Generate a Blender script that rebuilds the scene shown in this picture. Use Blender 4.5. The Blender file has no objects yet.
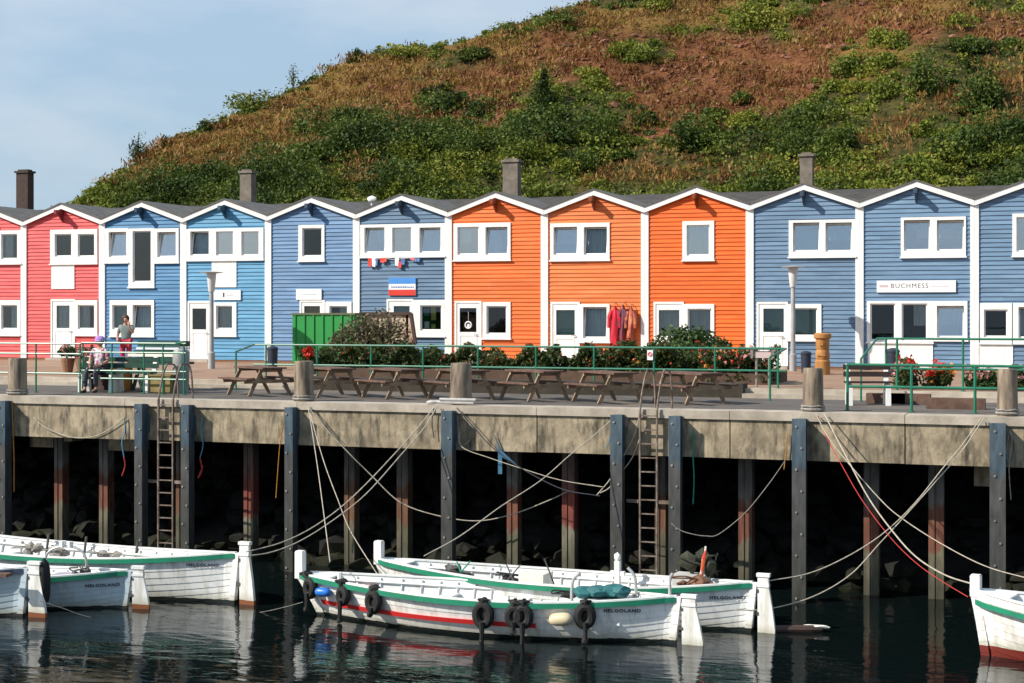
import bpy, bmesh, math, random
import numpy as np
from mathutils import Vector, Matrix, noise
random.seed(7)
RNG = np.random.default_rng(11)
S = bpy.context.scene
COL = S.collection
PI = math.pi
R = math.radians

# ------------------------------------------------------------------ camera frame
F = 1600.0
TH = R(19.7)
CT, ST = math.cos(TH), math.sin(TH)
YH = 311.5
EYE = 2.0
YF = 50.0            # facade plane of the huts
YQ = 31.67           # face of the quay
WZ = -3.7            # water level
UP = 0.2             # upper promenade level
BASE = 0.27          # foot of the huts

def at_depth(px, py, Z):
    X = (px - 512) / F * Z
    return Vector((X * CT - Z * ST, X * ST + Z * CT, EYE + (YH - py) / F * Z))

def depth_on(px, Y):
    t = (px - 512) / F
    return Y / (t * ST + CT)

def at_y(px, py, Y):
    return at_depth(px, py, depth_on(px, Y))

def at_z(px, py, z):
    return at_depth(px, py, (EYE - z) * F / (py - YH))

def on_ground(px, Y, z=0.0):
    p = at_y(px, YH, Y)
    return Vector((p.x, p.y, z))

def project(x, y, z):
    X = x * CT + y * ST
    Z = -x * ST + y * CT
    return 512 + F * X / Z, YH - F * (z - EYE) / Z

# ------------------------------------------------------------------ object helpers
def origin(o):
    v = Vector((0, 0, 0))
    while o is not None:
        v = v + Vector(o.location)
        o = o.parent
    return v

def tag(o, label=None, cat=None, group=None, kind=None):
    if label: o['label'] = label
    if cat: o['category'] = cat
    if group: o['group'] = group
    if kind: o['kind'] = kind
    return o

def empty(name, loc, label=None, cat=None, group=None, rz=0.0):
    o = bpy.data.objects.new(name, None)
    o.empty_display_size = 0.2
    COL.objects.link(o)
    o.location = loc
    o.rotation_euler = (0, 0, rz)
    return tag(o, label, cat, group)

def kids(o):
    return [c for c in bpy.data.objects if c.parent == o]

def copy_tree(o, parent=None):
    c = o.copy()
    COL.objects.link(c)
    c.parent = parent
    for ch in kids(o):
        copy_tree(ch, c)
    return c

class MB:
    """collects shapes, then links them as one mesh object"""
    def __init__(self):
        self.v = []; self.f = []; self.m = []
    def face(self, pts, mi=0):
        n = len(self.v)
        self.v += [tuple(p) for p in pts]
        self.f.append(tuple(range(n, n + len(pts)))); self.m.append(mi)
    def box(self, a, b, mi=0):
        x0, y0, z0 = (min(a[i], b[i]) for i in range(3)); x1, y1, z1 = (max(a[i], b[i]) for i in range(3))
        n = len(self.v)
        self.v += [(x0,y0,z0),(x1,y0,z0),(x1,y1,z0),(x0,y1,z0),(x0,y0,z1),(x1,y0,z1),(x1,y1,z1),(x0,y1,z1)]
        for q in ((3,2,1,0),(4,5,6,7),(0,1,5,4),(1,2,6,5),(2,3,7,6),(3,0,4,7)):
            self.f.append(tuple(n + i for i in q)); self.m.append(mi)
    def bar(self, p, q, w, h, mi=0, up=(0, 0, 1)):
        """rectangular bar from p to q, w across, h along up"""
        p, q = Vector(p), Vector(q)
        d = (q - p).normalized()
        u = Vector(up)
        s = d.cross(u)
        if s.length < 1e-4: s = d.cross(Vector((0, 1, 0)))
        s.normalize(); u = s.cross(d).normalized()
        n = len(self.v)
        for c in (p, q):
            for a, b in ((-1,-1),(1,-1),(1,1),(-1,1)):
                self.v.append(tuple(c + s * (a * w / 2) + u * (b * h / 2)))
        for f_ in ((3,2,1,0),(4,5,6,7),(0,1,5,4),(1,2,6,5),(2,3,7,6),(3,0,4,7)):
            self.f.append(tuple(n + i for i in f_)); self.m.append(mi)
    def prism(self, pts, d, mi=0):
        """polygon pts extruded by vector d"""
        pts = [Vector(p) for p in pts]; d = Vector(d)
        n = len(self.v); k = len(pts)
        self.v += [tuple(p) for p in pts] + [tuple(p + d) for p in pts]
        self.f.append(tuple(range(n + k - 1, n - 1, -1))); self.m.append(mi)
        self.f.append(tuple(range(n + k, n + 2 * k))); self.m.append(mi)
        for i in range(k):
            j = (i + 1) % k
            self.f.append((n + i, n + j, n + k + j, n + k + i)); self.m.append(mi)
    def tube(self, pts, r, seg=8, mi=0, closed=False):
        pts = [Vector(p) for p in pts]
        n = len(self.v); k = len(pts)
        rad = r if isinstance(r, (list, tuple)) else [r] * k
        prev = None
        for i, p in enumerate(pts):
            a = pts[i - 1] if (i > 0 or closed) else p
            b = pts[(i + 1) % k] if (i < k - 1 or closed) else p
            d = (b - a).normalized()
            if prev is None:
                u = d.cross(Vector((0, 0, 1)))
                if u.length < 1e-3: u = d.cross(Vector((1, 0, 0)))
            else:
                u = prev - d * prev.dot(d)
            u.normalize(); prev = u
            w = d.cross(u)
            for s in range(seg):
                an = 2 * PI * s / seg
                self.v.append(tuple(p + (u * math.cos(an) + w * math.sin(an)) * rad[i]))
        for i in range(k if closed else k - 1):
            j = (i + 1) % k
            for s in range(seg):
                t = (s + 1) % seg
                self.f.append((n + i * seg + s, n + i * seg + t, n + j * seg + t, n + j * seg + s)); self.m.append(mi)
        if not closed:
            self.f.append(tuple(n + s for s in range(seg - 1, -1, -1))); self.m.append(mi)
            self.f.append(tuple(n + (k - 1) * seg + s for s in range(seg))); self.m.append(mi)
    def lathe(self, prof, c=(0, 0, 0), seg=16, mi=0):
        """prof: list of (radius, z)"""
        n = len(self.v); k = len(prof)
        for r, z in prof:
            for s in range(seg):
                an = 2 * PI * s / seg
                self.v.append((c[0] + r * math.cos(an), c[1] + r * math.sin(an), c[2] + z))
        for i in range(k - 1):
            for s in range(seg):
                t = (s + 1) % seg
                self.f.append((n + i * seg + s, n + i * seg + t, n + (i + 1) * seg + t, n + (i + 1) * seg + s)); self.m.append(mi)
        self.f.append(tuple(n + s for s in range(seg - 1, -1, -1))); self.m.append(mi)
        self.f.append(tuple(n + (k - 1) * seg + s for s in range(seg))); self.m.append(mi)
    def blob(self, c, r, sub=1, jit=0.2, mi=0, seed=0):
        """a small uneven rounded lump"""
        bm = bmesh.new(); bmesh.ops.create_icosphere(bm, subdivisions=sub, radius=1)
        rr = random.Random(seed)
        n = len(self.v)
        for v in bm.verts:
            k = 1 + rr.uniform(-jit, jit)
            self.v.append((c[0] + v.co.x * r[0] * k, c[1] + v.co.y * r[1] * k, c[2] + v.co.z * r[2] * k))
        for f_ in bm.faces:
            self.f.append(tuple(n + v.index for v in f_.verts)); self.m.append(mi)
        bm.free()
    def build(self, name, mats, parent=None, smooth=False, world=True):
        o0 = origin(parent) if (parent is not None and world) else Vector((0, 0, 0))
        me = bpy.data.meshes.new(name)
        vs = [(a - o0.x, b - o0.y, c - o0.z) for a, b, c in self.v]
        me.from_pydata(vs, [], self.f)
        if not isinstance(mats, (list, tuple)): mats = [mats]
        for m in mats: me.materials.append(m)
        if len(mats) > 1: me.polygons.foreach_set('material_index', self.m)
        if smooth:
            me.polygons.foreach_set('use_smooth', [True] * len(self.f))
            try: me.set_sharp_from_angle(angle=R(38))
            except Exception: pass
        me.update()
        o = bpy.data.objects.new(name, me)
        COL.objects.link(o)
        if parent is not None: o.parent = parent
        return o

def recenter(o):
    """move a single-mesh thing's origin to the base of its mesh"""
    me = o.data
    n = len(me.vertices); a = np.empty(n * 3); me.vertices.foreach_get('co', a); a = a.reshape(-1, 3)
    lo, hi = a.min(0), a.max(0)
    c = np.array([(lo[0] + hi[0]) / 2, (lo[1] + hi[1]) / 2, lo[2]])
    a -= c
    me.vertices.foreach_set('co', a.ravel()); me.update()
    o.location = Vector(o.location) + Vector(c)
    return o

def spline(pts, n=8):
    pts = [Vector(p) for p in pts]
    P = [pts[0] * 2 - pts[1]] + pts + [pts[-1] * 2 - pts[-2]]
    out = []
    for i in range(1, len(P) - 2):
        for k in range(n):
            t = k / n
            a, b, c, d = P[i - 1], P[i], P[i + 1], P[i + 2]
            out.append(0.5 * ((2 * b) + (c - a) * t + (2 * a - 5 * b + 4 * c - d) * t * t + (3 * b - a - 3 * c + d) * t ** 3))
    out.append(pts[-1])
    return out

def big_mesh(name, V, Fq, mats, midx=None):
    """fast quad mesh from numpy arrays"""
    me = bpy.data.meshes.new(name)
    nv, nf = len(V), len(Fq)
    me.vertices.add(nv); me.vertices.foreach_set('co', np.ascontiguousarray(V, dtype=np.float32).ravel())
    me.loops.add(nf * 4); me.loops.foreach_set('vertex_index', np.ascontiguousarray(Fq, dtype=np.int32).ravel())
    me.polygons.add(nf)
    me.polygons.foreach_set('loop_start', np.arange(0, nf * 4, 4, dtype=np.int32))
    if not isinstance(mats, (list, tuple)): mats = [mats]
    for m in mats: me.materials.append(m)
    if midx is not None: me.polygons.foreach_set('material_index', np.ascontiguousarray(midx, dtype=np.int32))
    me.update(calc_edges=True); me.validate()
    o = bpy.data.objects.new(name, me)
    COL.objects.link(o)
    return o

def leaf_quads(C, size, flat=0.0, aspect=1.6, up=None):
    """C: (n,3) centres, size: (n,) -> verts (4n,3), faces (n,4); random folded leaf-like quads"""
    n = len(C)
    d = RNG.normal(size=(n, 3)); d /= np.linalg.norm(d, axis=1, keepdims=True)
    if up is not None:
        d = d * (1 - up) + np.array([0, 0, 1.0]) * up; d /= np.linalg.norm(d, axis=1, keepdims=True)
    e = RNG.normal(size=(n, 3)); e -= d * (e * d).sum(1, keepdims=True); e /= np.linalg.norm(e, axis=1, keepdims=True)
    s = size[:, None]
    a = C - d * s * aspect * 0.5
    b = C + e * s * 0.42 + d * s * 0.05
    c = C + d * s * aspect * 0.5
    f = C - e * s * 0.42 + d * s * 0.05
    V = np.stack([a, b, c, f], 1).reshape(-1, 3)
    Fq = np.arange(4 * n).reshape(-1, 4)
    return V, Fq

def crown_points(n, rad, lump=6, fill=0.35, rng=None):
    """points in an uneven lumpy crown of radii rad, centred on the origin, z from 0 up"""
    rng = rng or RNG
    rad = np.array(rad)
    cs = rng.normal(size=(lump, 3)); cs /= np.linalg.norm(cs, axis=1, keepdims=True)
    cs = cs * rng.uniform(0.25, 0.72, (lump, 1)); cs[:, 2] = np.abs(cs[:, 2]) * 0.9 + 0.1
    rs = rng.uniform(0.28, 0.55, lump)
    k = rng.integers(0, lump, n)
    p = rng.normal(size=(n, 3)); p /= np.linalg.norm(p, axis=1, keepdims=True)
    r = np.where(rng.random(n) < fill, rng.random(n) ** 0.5, rng.uniform(0.8, 1.12, n))
    q = cs[k] + p * (r * rs[k])[:, None]
    q[:, 2] = np.maximum(q[:, 2], 0.02)
    return q * rad

# ------------------------------------------------------------------ materials
MATS = {}
def new_mat(name):
    m = bpy.data.materials.new(name); m.use_nodes = True
    nt = m.node_tree
    return m, nt, nt.nodes['Principled BSDF'], nt.nodes.new, nt.links.new

def pm(name, c1, c2=None, scale=3.0, stretch=(1, 1, 1), rough=0.7, bump=0.0, bscale=None, detail=5.0, metal=0.0,
       lo=0.35, hi=0.65, spec=0.4, c3=None, scale3=1.0, lo3=0.5, hi3=0.7, stretch3=(1, 1, 1), rough2=None):
    """noise-mottled paint, wood, stone...; a second larger pattern c3 for stains and wear"""
    m, nt, P, N, L = new_mat(name)
    P.inputs['Roughness'].default_value = rough
    P.inputs['Metallic'].default_value = metal
    P.inputs['Specular IOR Level'].default_value = spec
    geo = N('ShaderNodeNewGeometry')
    def nz(sc, st, det):
        mp = N('ShaderNodeMapping'); mp.inputs['Scale'].default_value = st
        L(geo.outputs['Position'], mp.inputs['Vector'])
        n = N('ShaderNodeTexNoise'); n.inputs['Scale'].default_value = sc; n.inputs['Detail'].default_value = det
        n.inputs['Roughness'].default_value = 0.62
        L(mp.outputs['Vector'], n.inputs['Vector'])
        return n
    def ramp(n, a, b):
        r = N('ShaderNodeMapRange'); r.inputs['From Min'].default_value = a; r.inputs['From Max'].default_value = b
        L(n.outputs['Fac'], r.inputs['Value']); return r
    c2 = c2 or c1
    n1 = nz(scale, stretch, detail)
    mix = N('ShaderNodeMix'); mix.data_type = 'RGBA'
    mix.inputs[6].default_value = (*c1, 1); mix.inputs[7].default_value = (*c2, 1)
    L(ramp(n1, lo, hi).outputs['Result'], mix.inputs[0])
    out = mix.outputs[2]
    if c3:
        n3 = nz(scale3, stretch3, 6.0)
        m3 = N('ShaderNodeMix'); m3.data_type = 'RGBA'
        L(out, m3.inputs[6]); m3.inputs[7].default_value = (*c3, 1)
        L(ramp(n3, lo3, hi3).outputs['Result'], m3.inputs[0])
        out = m3.outputs[2]
    L(out, P.inputs['Base Color'])
    if rough2 is not None:
        rr = N('ShaderNodeMapRange'); rr.inputs['To Min'].default_value = rough; rr.inputs['To Max'].default_value = rough2
        L(n1.outputs['Fac'], rr.inputs['Value']); L(rr.outputs['Result'], P.inputs['Roughness'])
    if bump:
        nb = nz(bscale or scale * 4, stretch, 6.0)
        b = N('ShaderNodeBump'); b.inputs['Strength'].default_value = bump; b.inputs['Distance'].default_value = 0.02
        L(nb.outputs['Fac'], b.inputs['Height']); L(b.outputs['Normal'], P.inputs['Normal'])
    MATS[name] = m
    return m

def leaf_mat(name, cols, rough=0.6, trans=0.25, clump=0.55, nscale=0.55):
    """cols: list of (pos, rgb) picked at random per leaf, plus a clump noise"""
    m, nt, P, N, L = new_mat(name)
    geo = N('ShaderNodeNewGeometry')
    n = N('ShaderNodeTexNoise'); n.inputs['Scale'].default_value = nscale; n.inputs['Detail'].default_value = 4
    L(geo.outputs['Position'], n.inputs['Vector'])
    mr = N('ShaderNodeMapRange'); mr.inputs['From Min'].default_value = 0.3; mr.inputs['From Max'].default_value = 0.7
    L(n.outputs['Fac'], mr.inputs['Value'])
    a = N('ShaderNodeMix'); a.data_type = 'FLOAT'; a.inputs[0].default_value = clump
    L(geo.outputs['Random Per Island'], a.inputs[2]); L(mr.outputs['Result'], a.inputs[3])
    r = N('ShaderNodeValToRGB')
    el = r.color_ramp.elements
    while len(el) < len(cols): el.new(0.5)
    for e, (p, c) in zip(el, cols):
        e.position = p; e.color = (*c, 1)
    L(a.outputs[0], r.inputs['Fac'])
    L(r.outputs['Color'], P.inputs['Base Color'])
    P.inputs['Roughness'].default_value = rough
    P.inputs['Specular IOR Level'].default_value = 0.25
    if trans:
        t = N('ShaderNodeBsdfTranslucent'); L(r.outputs['Color'], t.inputs['Color'])
        mx = N('ShaderNodeMixShader'); mx.inputs[0].default_value = trans
        out = nt.nodes['Material Output']
        L(P.outputs[0], mx.inputs[1]); L(t.outputs[0], mx.inputs[2]); L(mx.outputs[0], out.inputs['Surface'])
    return m

def siding_mat(name, col, fade=(1.4, 1.4, 1.35), wear=0.75):
    """painted weatherboard: each board a slightly different tone, faded streaks along the boards"""
    m, nt, P, N, L = new_mat(name)
    geo = N('ShaderNodeNewGeometry')
    sep = N('ShaderNodeSeparateXYZ'); L(geo.outputs['Position'], sep.inputs[0])
    dv = N('ShaderNodeMath'); dv.operation = 'DIVIDE'; dv.inputs[1].default_value = 0.135
    sb = N('ShaderNodeMath'); sb.operation = 'SUBTRACT'; sb.inputs[1].default_value = BASE + 0.02
    L(sep.outputs['Z'], sb.inputs[0]); L(sb.outputs[0], dv.inputs[0])
    fl = N('ShaderNodeMath'); fl.operation = 'FLOOR'; L(dv.outputs[0], fl.inputs[0])
    cx = N('ShaderNodeMath'); cx.operation = 'MULTIPLY'; cx.inputs[1].default_value = 0.42
    wr_ = N('ShaderNodeTexWhiteNoise'); wr_.noise_dimensions = '1D'; L(fl.outputs[0], wr_.inputs['W'])
    wx = N('ShaderNodeMath'); wx.operation = 'MULTIPLY_ADD'; wx.inputs[1].default_value = 2.4; L(wr_.outputs['Value'], wx.inputs[0]); L(sep.outputs['X'], wx.inputs[2])
    L(wx.outputs[0], cx.inputs[0])
    fx = N('ShaderNodeMath'); fx.operation = 'FLOOR'; L(cx.outputs[0], fx.inputs[0])
    cb = N('ShaderNodeCombineXYZ'); L(fl.outputs[0], cb.inputs[0]); L(fx.outputs[0], cb.inputs[1])
    wn = N('ShaderNodeTexWhiteNoise'); L(cb.outputs[0], wn.inputs['Vector'])
    mp = N('ShaderNodeMapping'); mp.inputs['Scale'].default_value = (0.55, 1, 7.0)
    L(geo.outputs['Position'], mp.inputs['Vector'])
    nz = N('ShaderNodeTexNoise'); nz.inputs['Scale'].default_value = 1.4; nz.inputs['Detail'].default_value = 7; nz.inputs['Roughness'].default_value = 0.65
    L(mp.outputs['Vector'], nz.inputs['Vector'])
    mr = N('ShaderNodeMapRange'); mr.inputs['From Min'].default_value = 0.46; mr.inputs['From Max'].default_value = 0.76; mr.inputs['To Max'].default_value = wear
    L(nz.outputs['Fac'], mr.inputs['Value'])
    A = N('ShaderNodeMix'); A.data_type = 'RGBA'
    A.inputs[6].default_value = (*[c * 0.86 for c in col], 1); A.inputs[7].default_value = (*[min(1, c * 1.12) for c in col], 1)
    L(wn.outputs['Value'], A.inputs[0])
    B = N('ShaderNodeMix'); B.data_type = 'RGBA'
    L(A.outputs[2], B.inputs[6]); B.inputs[7].default_value = (*[min(0.85, c * f + 0.06) for c, f in zip(col, fade)], 1)
    L(mr.outputs['Result'], B.inputs[0])
    L(B.outputs[2], P.inputs['Base Color'])
    P.inputs['Roughness'].default_value = 0.55
    P.inputs['Specular IOR Level'].default_value = 0.3
    b = N('ShaderNodeBump'); b.inputs['Strength'].default_value = 0.15; b.inputs['Distance'].default_value = 0.01
    L(nz.outputs['Fac'], b.inputs['Height']); L(b.outputs['Normal'], P.inputs['Normal'])
    return m

def glass_mat(name, fac=0.3, tint=(0.9, 0.95, 1.0)):
    m, nt, P, N, L = new_mat(name)
    nt.nodes.remove(P)
    g = N('ShaderNodeBsdfGlossy'); g.inputs['Roughness'].default_value = 0.02; g.inputs['Color'].default_value = (*tint, 1)
    t = N('ShaderNodeBsdfTransparent'); t.inputs['Color'].default_value = (0.82, 0.87, 0.87, 1)
    lw = N('ShaderNodeFresnel'); lw.inputs['IOR'].default_value = 1.5
    ad = N('ShaderNodeMath'); ad.operation = 'ADD'; ad.use_clamp = True; ad.inputs[1].default_value = fac
    L(lw.outputs[0], ad.inputs[0])
    mx = N('ShaderNodeMixShader'); L(ad.outputs[0], mx.inputs[0])
    L(t.outputs[0], mx.inputs[1]); L(g.outputs[0], mx.inputs[2])
    L(mx.outputs[0], nt.nodes['Material Output'].inputs['Surface'])
    return m

white = pm('white_paint', (0.80, 0.80, 0.78), (0.70, 0.70, 0.68), 2.5, rough=0.45, c3=(0.52, 0.50, 0.46), scale3=3, lo3=0.6, hi3=0.85, stretch3=(3, 3, 0.6))
trim = pm('white_trim', (0.80, 0.80, 0.78), (0.70, 0.70, 0.68), 4.0, rough=0.5, c3=(0.42, 0.40, 0.36), scale3=2.6, lo3=0.6, hi3=0.9, stretch3=(4, 4, 0.5))
cream = pm('cream_paint', (0.80, 0.77, 0.68), (0.72, 0.69, 0.6), 3.0, rough=0.5)
felt = pm('grey_roof_felt', (0.135, 0.13, 0.125), (0.08, 0.078, 0.075), 3.0, rough=0.9, bump=0.3)
darkroof = pm('dark_roofing', (0.040, 0.036, 0.034), (0.065, 0.058, 0.052), 2.5, rough=0.85, bump=0.3)
chim = pm('chimney_render', (0.21, 0.18, 0.145), (0.12, 0.10, 0.08), 3.0, rough=0.9, bump=0.4)
chim_d = pm('chimney_dark_brick', (0.07, 0.045, 0.035), (0.045, 0.03, 0.026), 6.0, rough=0.9, bump=0.5)
plinth = pm('brown_plinth', (0.26, 0.13, 0.07), (0.18, 0.09, 0.05), 5.0, rough=0.9, bump=0.4, stretch=(1, 1, 4))
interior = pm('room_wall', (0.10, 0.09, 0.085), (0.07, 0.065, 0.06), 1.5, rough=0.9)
curtain = pm('net_curtain', (0.72, 0.74, 0.74), (0.5, 0.52, 0.53), 5.0, stretch=(6, 6, 0.3), rough=0.9, lo=0.4, hi=0.6)
blind = pm('reflection_blind', (0.58, 0.63, 0.66), (0.22, 0.28, 0.33), 1.7, rough=0.8)  # pale and dark mottling imitates cloudy sky reflected in the panes
greenblind = pm('sea_green_blind', (0.22, 0.36, 0.34), (0.28, 0.42, 0.40), 1.5, rough=0.8)
tanblind = pm('ochre_blind', (0.38, 0.25, 0.06), (0.30, 0.2, 0.05), 2.0, rough=0.8)
glass = glass_mat('window_glass', 0.0)
glass_s = glass_mat('window_glass_sky', 0.3)
concrete = pm('quay_concrete', (0.39, 0.32, 0.22), (0.19, 0.155, 0.105), 2.6, stretch=(1.2, 1, 1.0), rough=0.9, bump=0.5, bscale=14,
              c3=(0.06, 0.052, 0.037), scale3=2.3, lo3=0.48, hi3=0.70, stretch3=(3.0, 2.6, 0.75))
lipc = pm('quay_coping', (0.46, 0.40, 0.33), (0.30, 0.26, 0.21), 2.0, rough=0.9, bump=0.4, c3=(0.28, 0.24, 0.19), scale3=1.5, lo3=0.52, hi3=0.75)
asphalt = pm('promenade_paving', (0.115, 0.10, 0.09), (0.075, 0.066, 0.06), 1.2, rough=0.9, bump=0.3, bscale=30, c3=(0.15, 0.125, 0.10), scale3=0.4)
clinker = pm('brown_pavers', (0.30, 0.185, 0.12), (0.23, 0.14, 0.095), 2.0, rough=0.9, bump=0.3, bscale=20, c3=(0.34, 0.24, 0.17), scale3=0.5)
steel = pm('galvanised_steel', (0.34, 0.33, 0.31), (0.2, 0.19, 0.18), 6.0, rough=0.5, metal=0.5)
rustst = pm('rusty_ladder_steel', (0.24, 0.20, 0.17), (0.11, 0.07, 0.05), 7.0, rough=0.7, metal=0.2)
greenrail = pm('green_rail_paint', (0.008, 0.125, 0.068), (0.012, 0.17, 0.10), 5.0, rough=0.35, spec=0.6)
blackm = pm('black_rubber', (0.008, 0.008, 0.008), (0.015, 0.0145, 0.014), 8.0, rough=0.75, bump=0.3)
bollardwood = pm('weathered_bollard_wood', (0.33, 0.26, 0.19), (0.085, 0.065, 0.05), 7.0, stretch=(1, 1, 0.15), rough=0.9, bump=0.6, bscale=16)
tablewood = pm('picnic_table_wood', (0.15, 0.085, 0.06), (0.075, 0.042, 0.032), 5.0, stretch=(1, 1, 0.6), rough=0.8, bump=0.3)
legwood = pm('sunlit_leg_wood', (0.34, 0.235, 0.15), (0.20, 0.135, 0.085), 5.0, rough=0.85, bump=0.3)  # paler than the table tops: sun on the legs put into the colour
carved = pm('orange_carved_wood', (0.42, 0.20, 0.055), (0.30, 0.13, 0.04), 5.0, stretch=(1, 1, 0.3), rough=0.7, bump=0.4)
ropew = pm('white_rope', (0.50, 0.45, 0.37), (0.34, 0.30, 0.24), 12.0, rough=0.9, bump=0.5, bscale=60)
roped = pm('grey_rope', (0.30, 0.28, 0.25), (0.19, 0.175, 0.16), 10.0, rough=0.9, bump=0.5, bscale=60)
roper = pm('red_rope', (0.50, 0.045, 0.04), (0.35, 0.03, 0.03), 10.0, rough=0.9)
ropey = pm('orange_rope', (0.55, 0.24, 0.04), (0.4, 0.17, 0.03), 10.0, rough=0.9)
ropeg = pm('green_rope', (0.02, 0.27, 0.18), (0.02, 0.2, 0.13), 10.0, rough=0.9)
ropec = pm('blue_rope', (0.10, 0.28, 0.42), (0.06, 0.2, 0.32), 10.0, rough=0.9)
ropek = pm('dark_rope', (0.035, 0.04, 0.06), (0.05, 0.05, 0.06), 10.0, rough=0.9)
signw = pm('white_sign_board', (0.80, 0.80, 0.80), (0.76, 0.76, 0.77), 2.0, rough=0.35)
inkd = pm('dark_lettering', (0.035, 0.04, 0.055), rough=0.5)
inkb = pm('blue_lettering', (0.06, 0.14, 0.35), rough=0.5)
inkr = pm('red_lettering', (0.6, 0.03, 0.03), rough=0.5)
bluep = pm('sign_blue', (0.06, 0.24, 0.62), (0.08, 0.28, 0.66), 2.0, rough=0.4)
redp = pm('sign_red', (0.65, 0.05, 0.035), (0.6, 0.045, 0.03), 2.0, rough=0.4)
skipg = pm('green_container_paint', (0.014, 0.26, 0.05), (0.02, 0.21, 0.045), 1.5, rough=0.5, c3=(0.06, 0.1, 0.04), scale3=4, lo3=0.62, hi3=0.8)
darkwood = pm('dark_brown_wood', (0.045, 0.026, 0.022), (0.065, 0.038, 0.03), 4.0, rough=0.7)
binm = pm('navy_bin_plastic', (0.018, 0.026, 0.045), (0.025, 0.034, 0.055), 3.0, rough=0.5)

def text_mesh(s, size, bold=0.0):
    cu = bpy.data.curves.new('t', 'FONT'); cu.body = s; cu.size = size; cu.align_x = 'CENTER'; cu.align_y = 'CENTER'
    cu.offset = bold; cu.space_character = 1.2; cu.resolution_u = 3
    o = bpy.data.objects.new('t', cu); COL.objects.link(o)
    dg = bpy.context.evaluated_depsgraph_get()
    me = bpy.data.meshes.new_from_object(o.evaluated_get(dg))
    V = [tuple(v.co) for v in me.vertices]; Fc = [tuple(p.vertices) for p in me.polygons]
    bpy.data.objects.remove(o); bpy.data.curves.remove(cu); bpy.data.meshes.remove(me)
    return V, Fc

def add_text(mb, s, c, size, mi=0, right=(1, 0, 0), up=(0, 0, 1), bold=0.004):
    V, Fc = text_mesh(s, size, bold)
    r, u, c = Vector(right), Vector(up), Vector(c)
    n = len(mb.v)
    for v in V: mb.v.append(tuple(c + r * v[0] + u * v[1]))
    for f in Fc: mb.f.append(tuple(n + i for i in f)); mb.m.append(mi)
# ================================================================== the row of huts
HX = {i: -0.74394435 * YF + 0.06815059 * YF * (i - 1) for i in range(-2, 14)}   # left edge of each hut
W = 0.06815059 * YF
PEAK = EYE + 125.52 * YF / F          # about 5.92
EAVE = PEAK - 0.62
BH = 0.135

def rect(px0, py0, px1, py1, Y=YF):
    a = at_y(px0, py0, Y); b = at_y(px1, py1, Y)
    am = at_y((px0 + px1) / 2, py0, Y); bm_ = at_y((px0 + px1) / 2, py1, Y)
    return (a.x, b.x, bm_.z, am.z)     # x0,x1,z0,z1

def siding(house, x0, x1, holes, mat):
    mb = MB()
    xm = (x0 + x1) / 2
    def ext(z):
        if z <= EAVE: return x0, x1
        k = (PEAK - 0.05 - z) / (PEAK - 0.05 - EAVE)
        k = max(k, 0)
        return xm - (xm - x0) * k, xm + (x1 - xm) * k
    z = BASE + 0.02
    ztop = PEAK - 0.06
    ze = sorted(set([h[2] for h in holes] + [h[3] for h in holes] + [EAVE]))
    while z < ztop - 0.01:
        zt = min(z + BH, ztop)
        cuts = [z] + [e for e in ze if z + 1e-4 < e < zt - 1e-4] + [zt]
        prof = lambda q: YF - 0.029 * (1 - (q - z) / BH)
        for a, b in zip(cuts[:-1], cuts[1:]):
            mid = (a + b) / 2
            iv = [(x0, x1)]
            for h in holes:
                if h[2] < mid < h[3]:
                    nv = []
                    for (p, q) in iv:
                        if h[1] <= p or h[0] >= q: nv.append((p, q)); continue
                        if h[0] > p: nv.append((p, h[0]))
                        if h[1] < q: nv.append((h[1], q))
                    iv = nv
            la, ra = ext(a); lb, rb = ext(b)
            for (p, q) in iv:
                pa, qa, pb, qb = max(p, la), min(q, ra), max(p, lb), min(q, rb)
                if qa - pa < 1e-3: continue
                if qb < pb: pb = qb = (pb + qb) / 2
                mb.face([(pa, prof(a), a), (qa, prof(a), a), (qb, prof(b), b), (pb, prof(b), b)])
                if a == z: mb.face([(pa, YF, a), (qa, YF, a), (qa, prof(a), a), (pa, prof(a), a)])
        z = zt
    return mb.build('wall', mat, house)

def frame_mb(outer, holes, y0, y1, mb=None):
    mb = mb or MB()
    xs = sorted(set([outer[0], outer[1]] + [h[0] for h in holes] + [h[1] for h in holes]))
    zs = sorted(set([outer[2], outer[3]] + [h[2] for h in holes] + [h[3] for h in holes]))
    xs = [x for x in xs if outer[0] - 1e-6 <= x <= outer[1] + 1e-6]; zs = [z for z in zs if outer[2] - 1e-6 <= z <= outer[3] + 1e-6]
    solid = {}
    for i in range(len(xs) - 1):
        for j in range(len(zs) - 1):
            cx, cz = (xs[i] + xs[i + 1]) / 2, (zs[j] + zs[j + 1]) / 2
            solid[i, j] = not any(h[0] < cx < h[1] and h[2] < cz < h[3] for h in holes)
    for (i, j), s in solid.items():
        if not s: continue
        a, b, c, d = xs[i], xs[i + 1], zs[j], zs[j + 1]
        mb.face([(a, y0, c), (b, y0, c), (b, y0, d), (a, y0, d)])
        mb.face([(a, y1, d), (b, y1, d), (b, y1, c), (a, y1, c)])
        if not solid.get((i - 1, j)): mb.face([(a, y0, c), (a, y0, d), (a, y1, d), (a, y1, c)])
        if not solid.get((i + 1, j)): mb.face([(b, y0, c), (b, y1, c), (b, y1, d), (b, y0, d)])
        if not solid.get((i, j - 1)): mb.face([(a, y0, c), (a, y1, c), (b, y1, c), (b, y0, c)])
        if not solid.get((i, j + 1)): mb.face([(a, y0, d), (b, y0, d), (b, y1, d), (a, y1, d)])
    return mb

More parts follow.
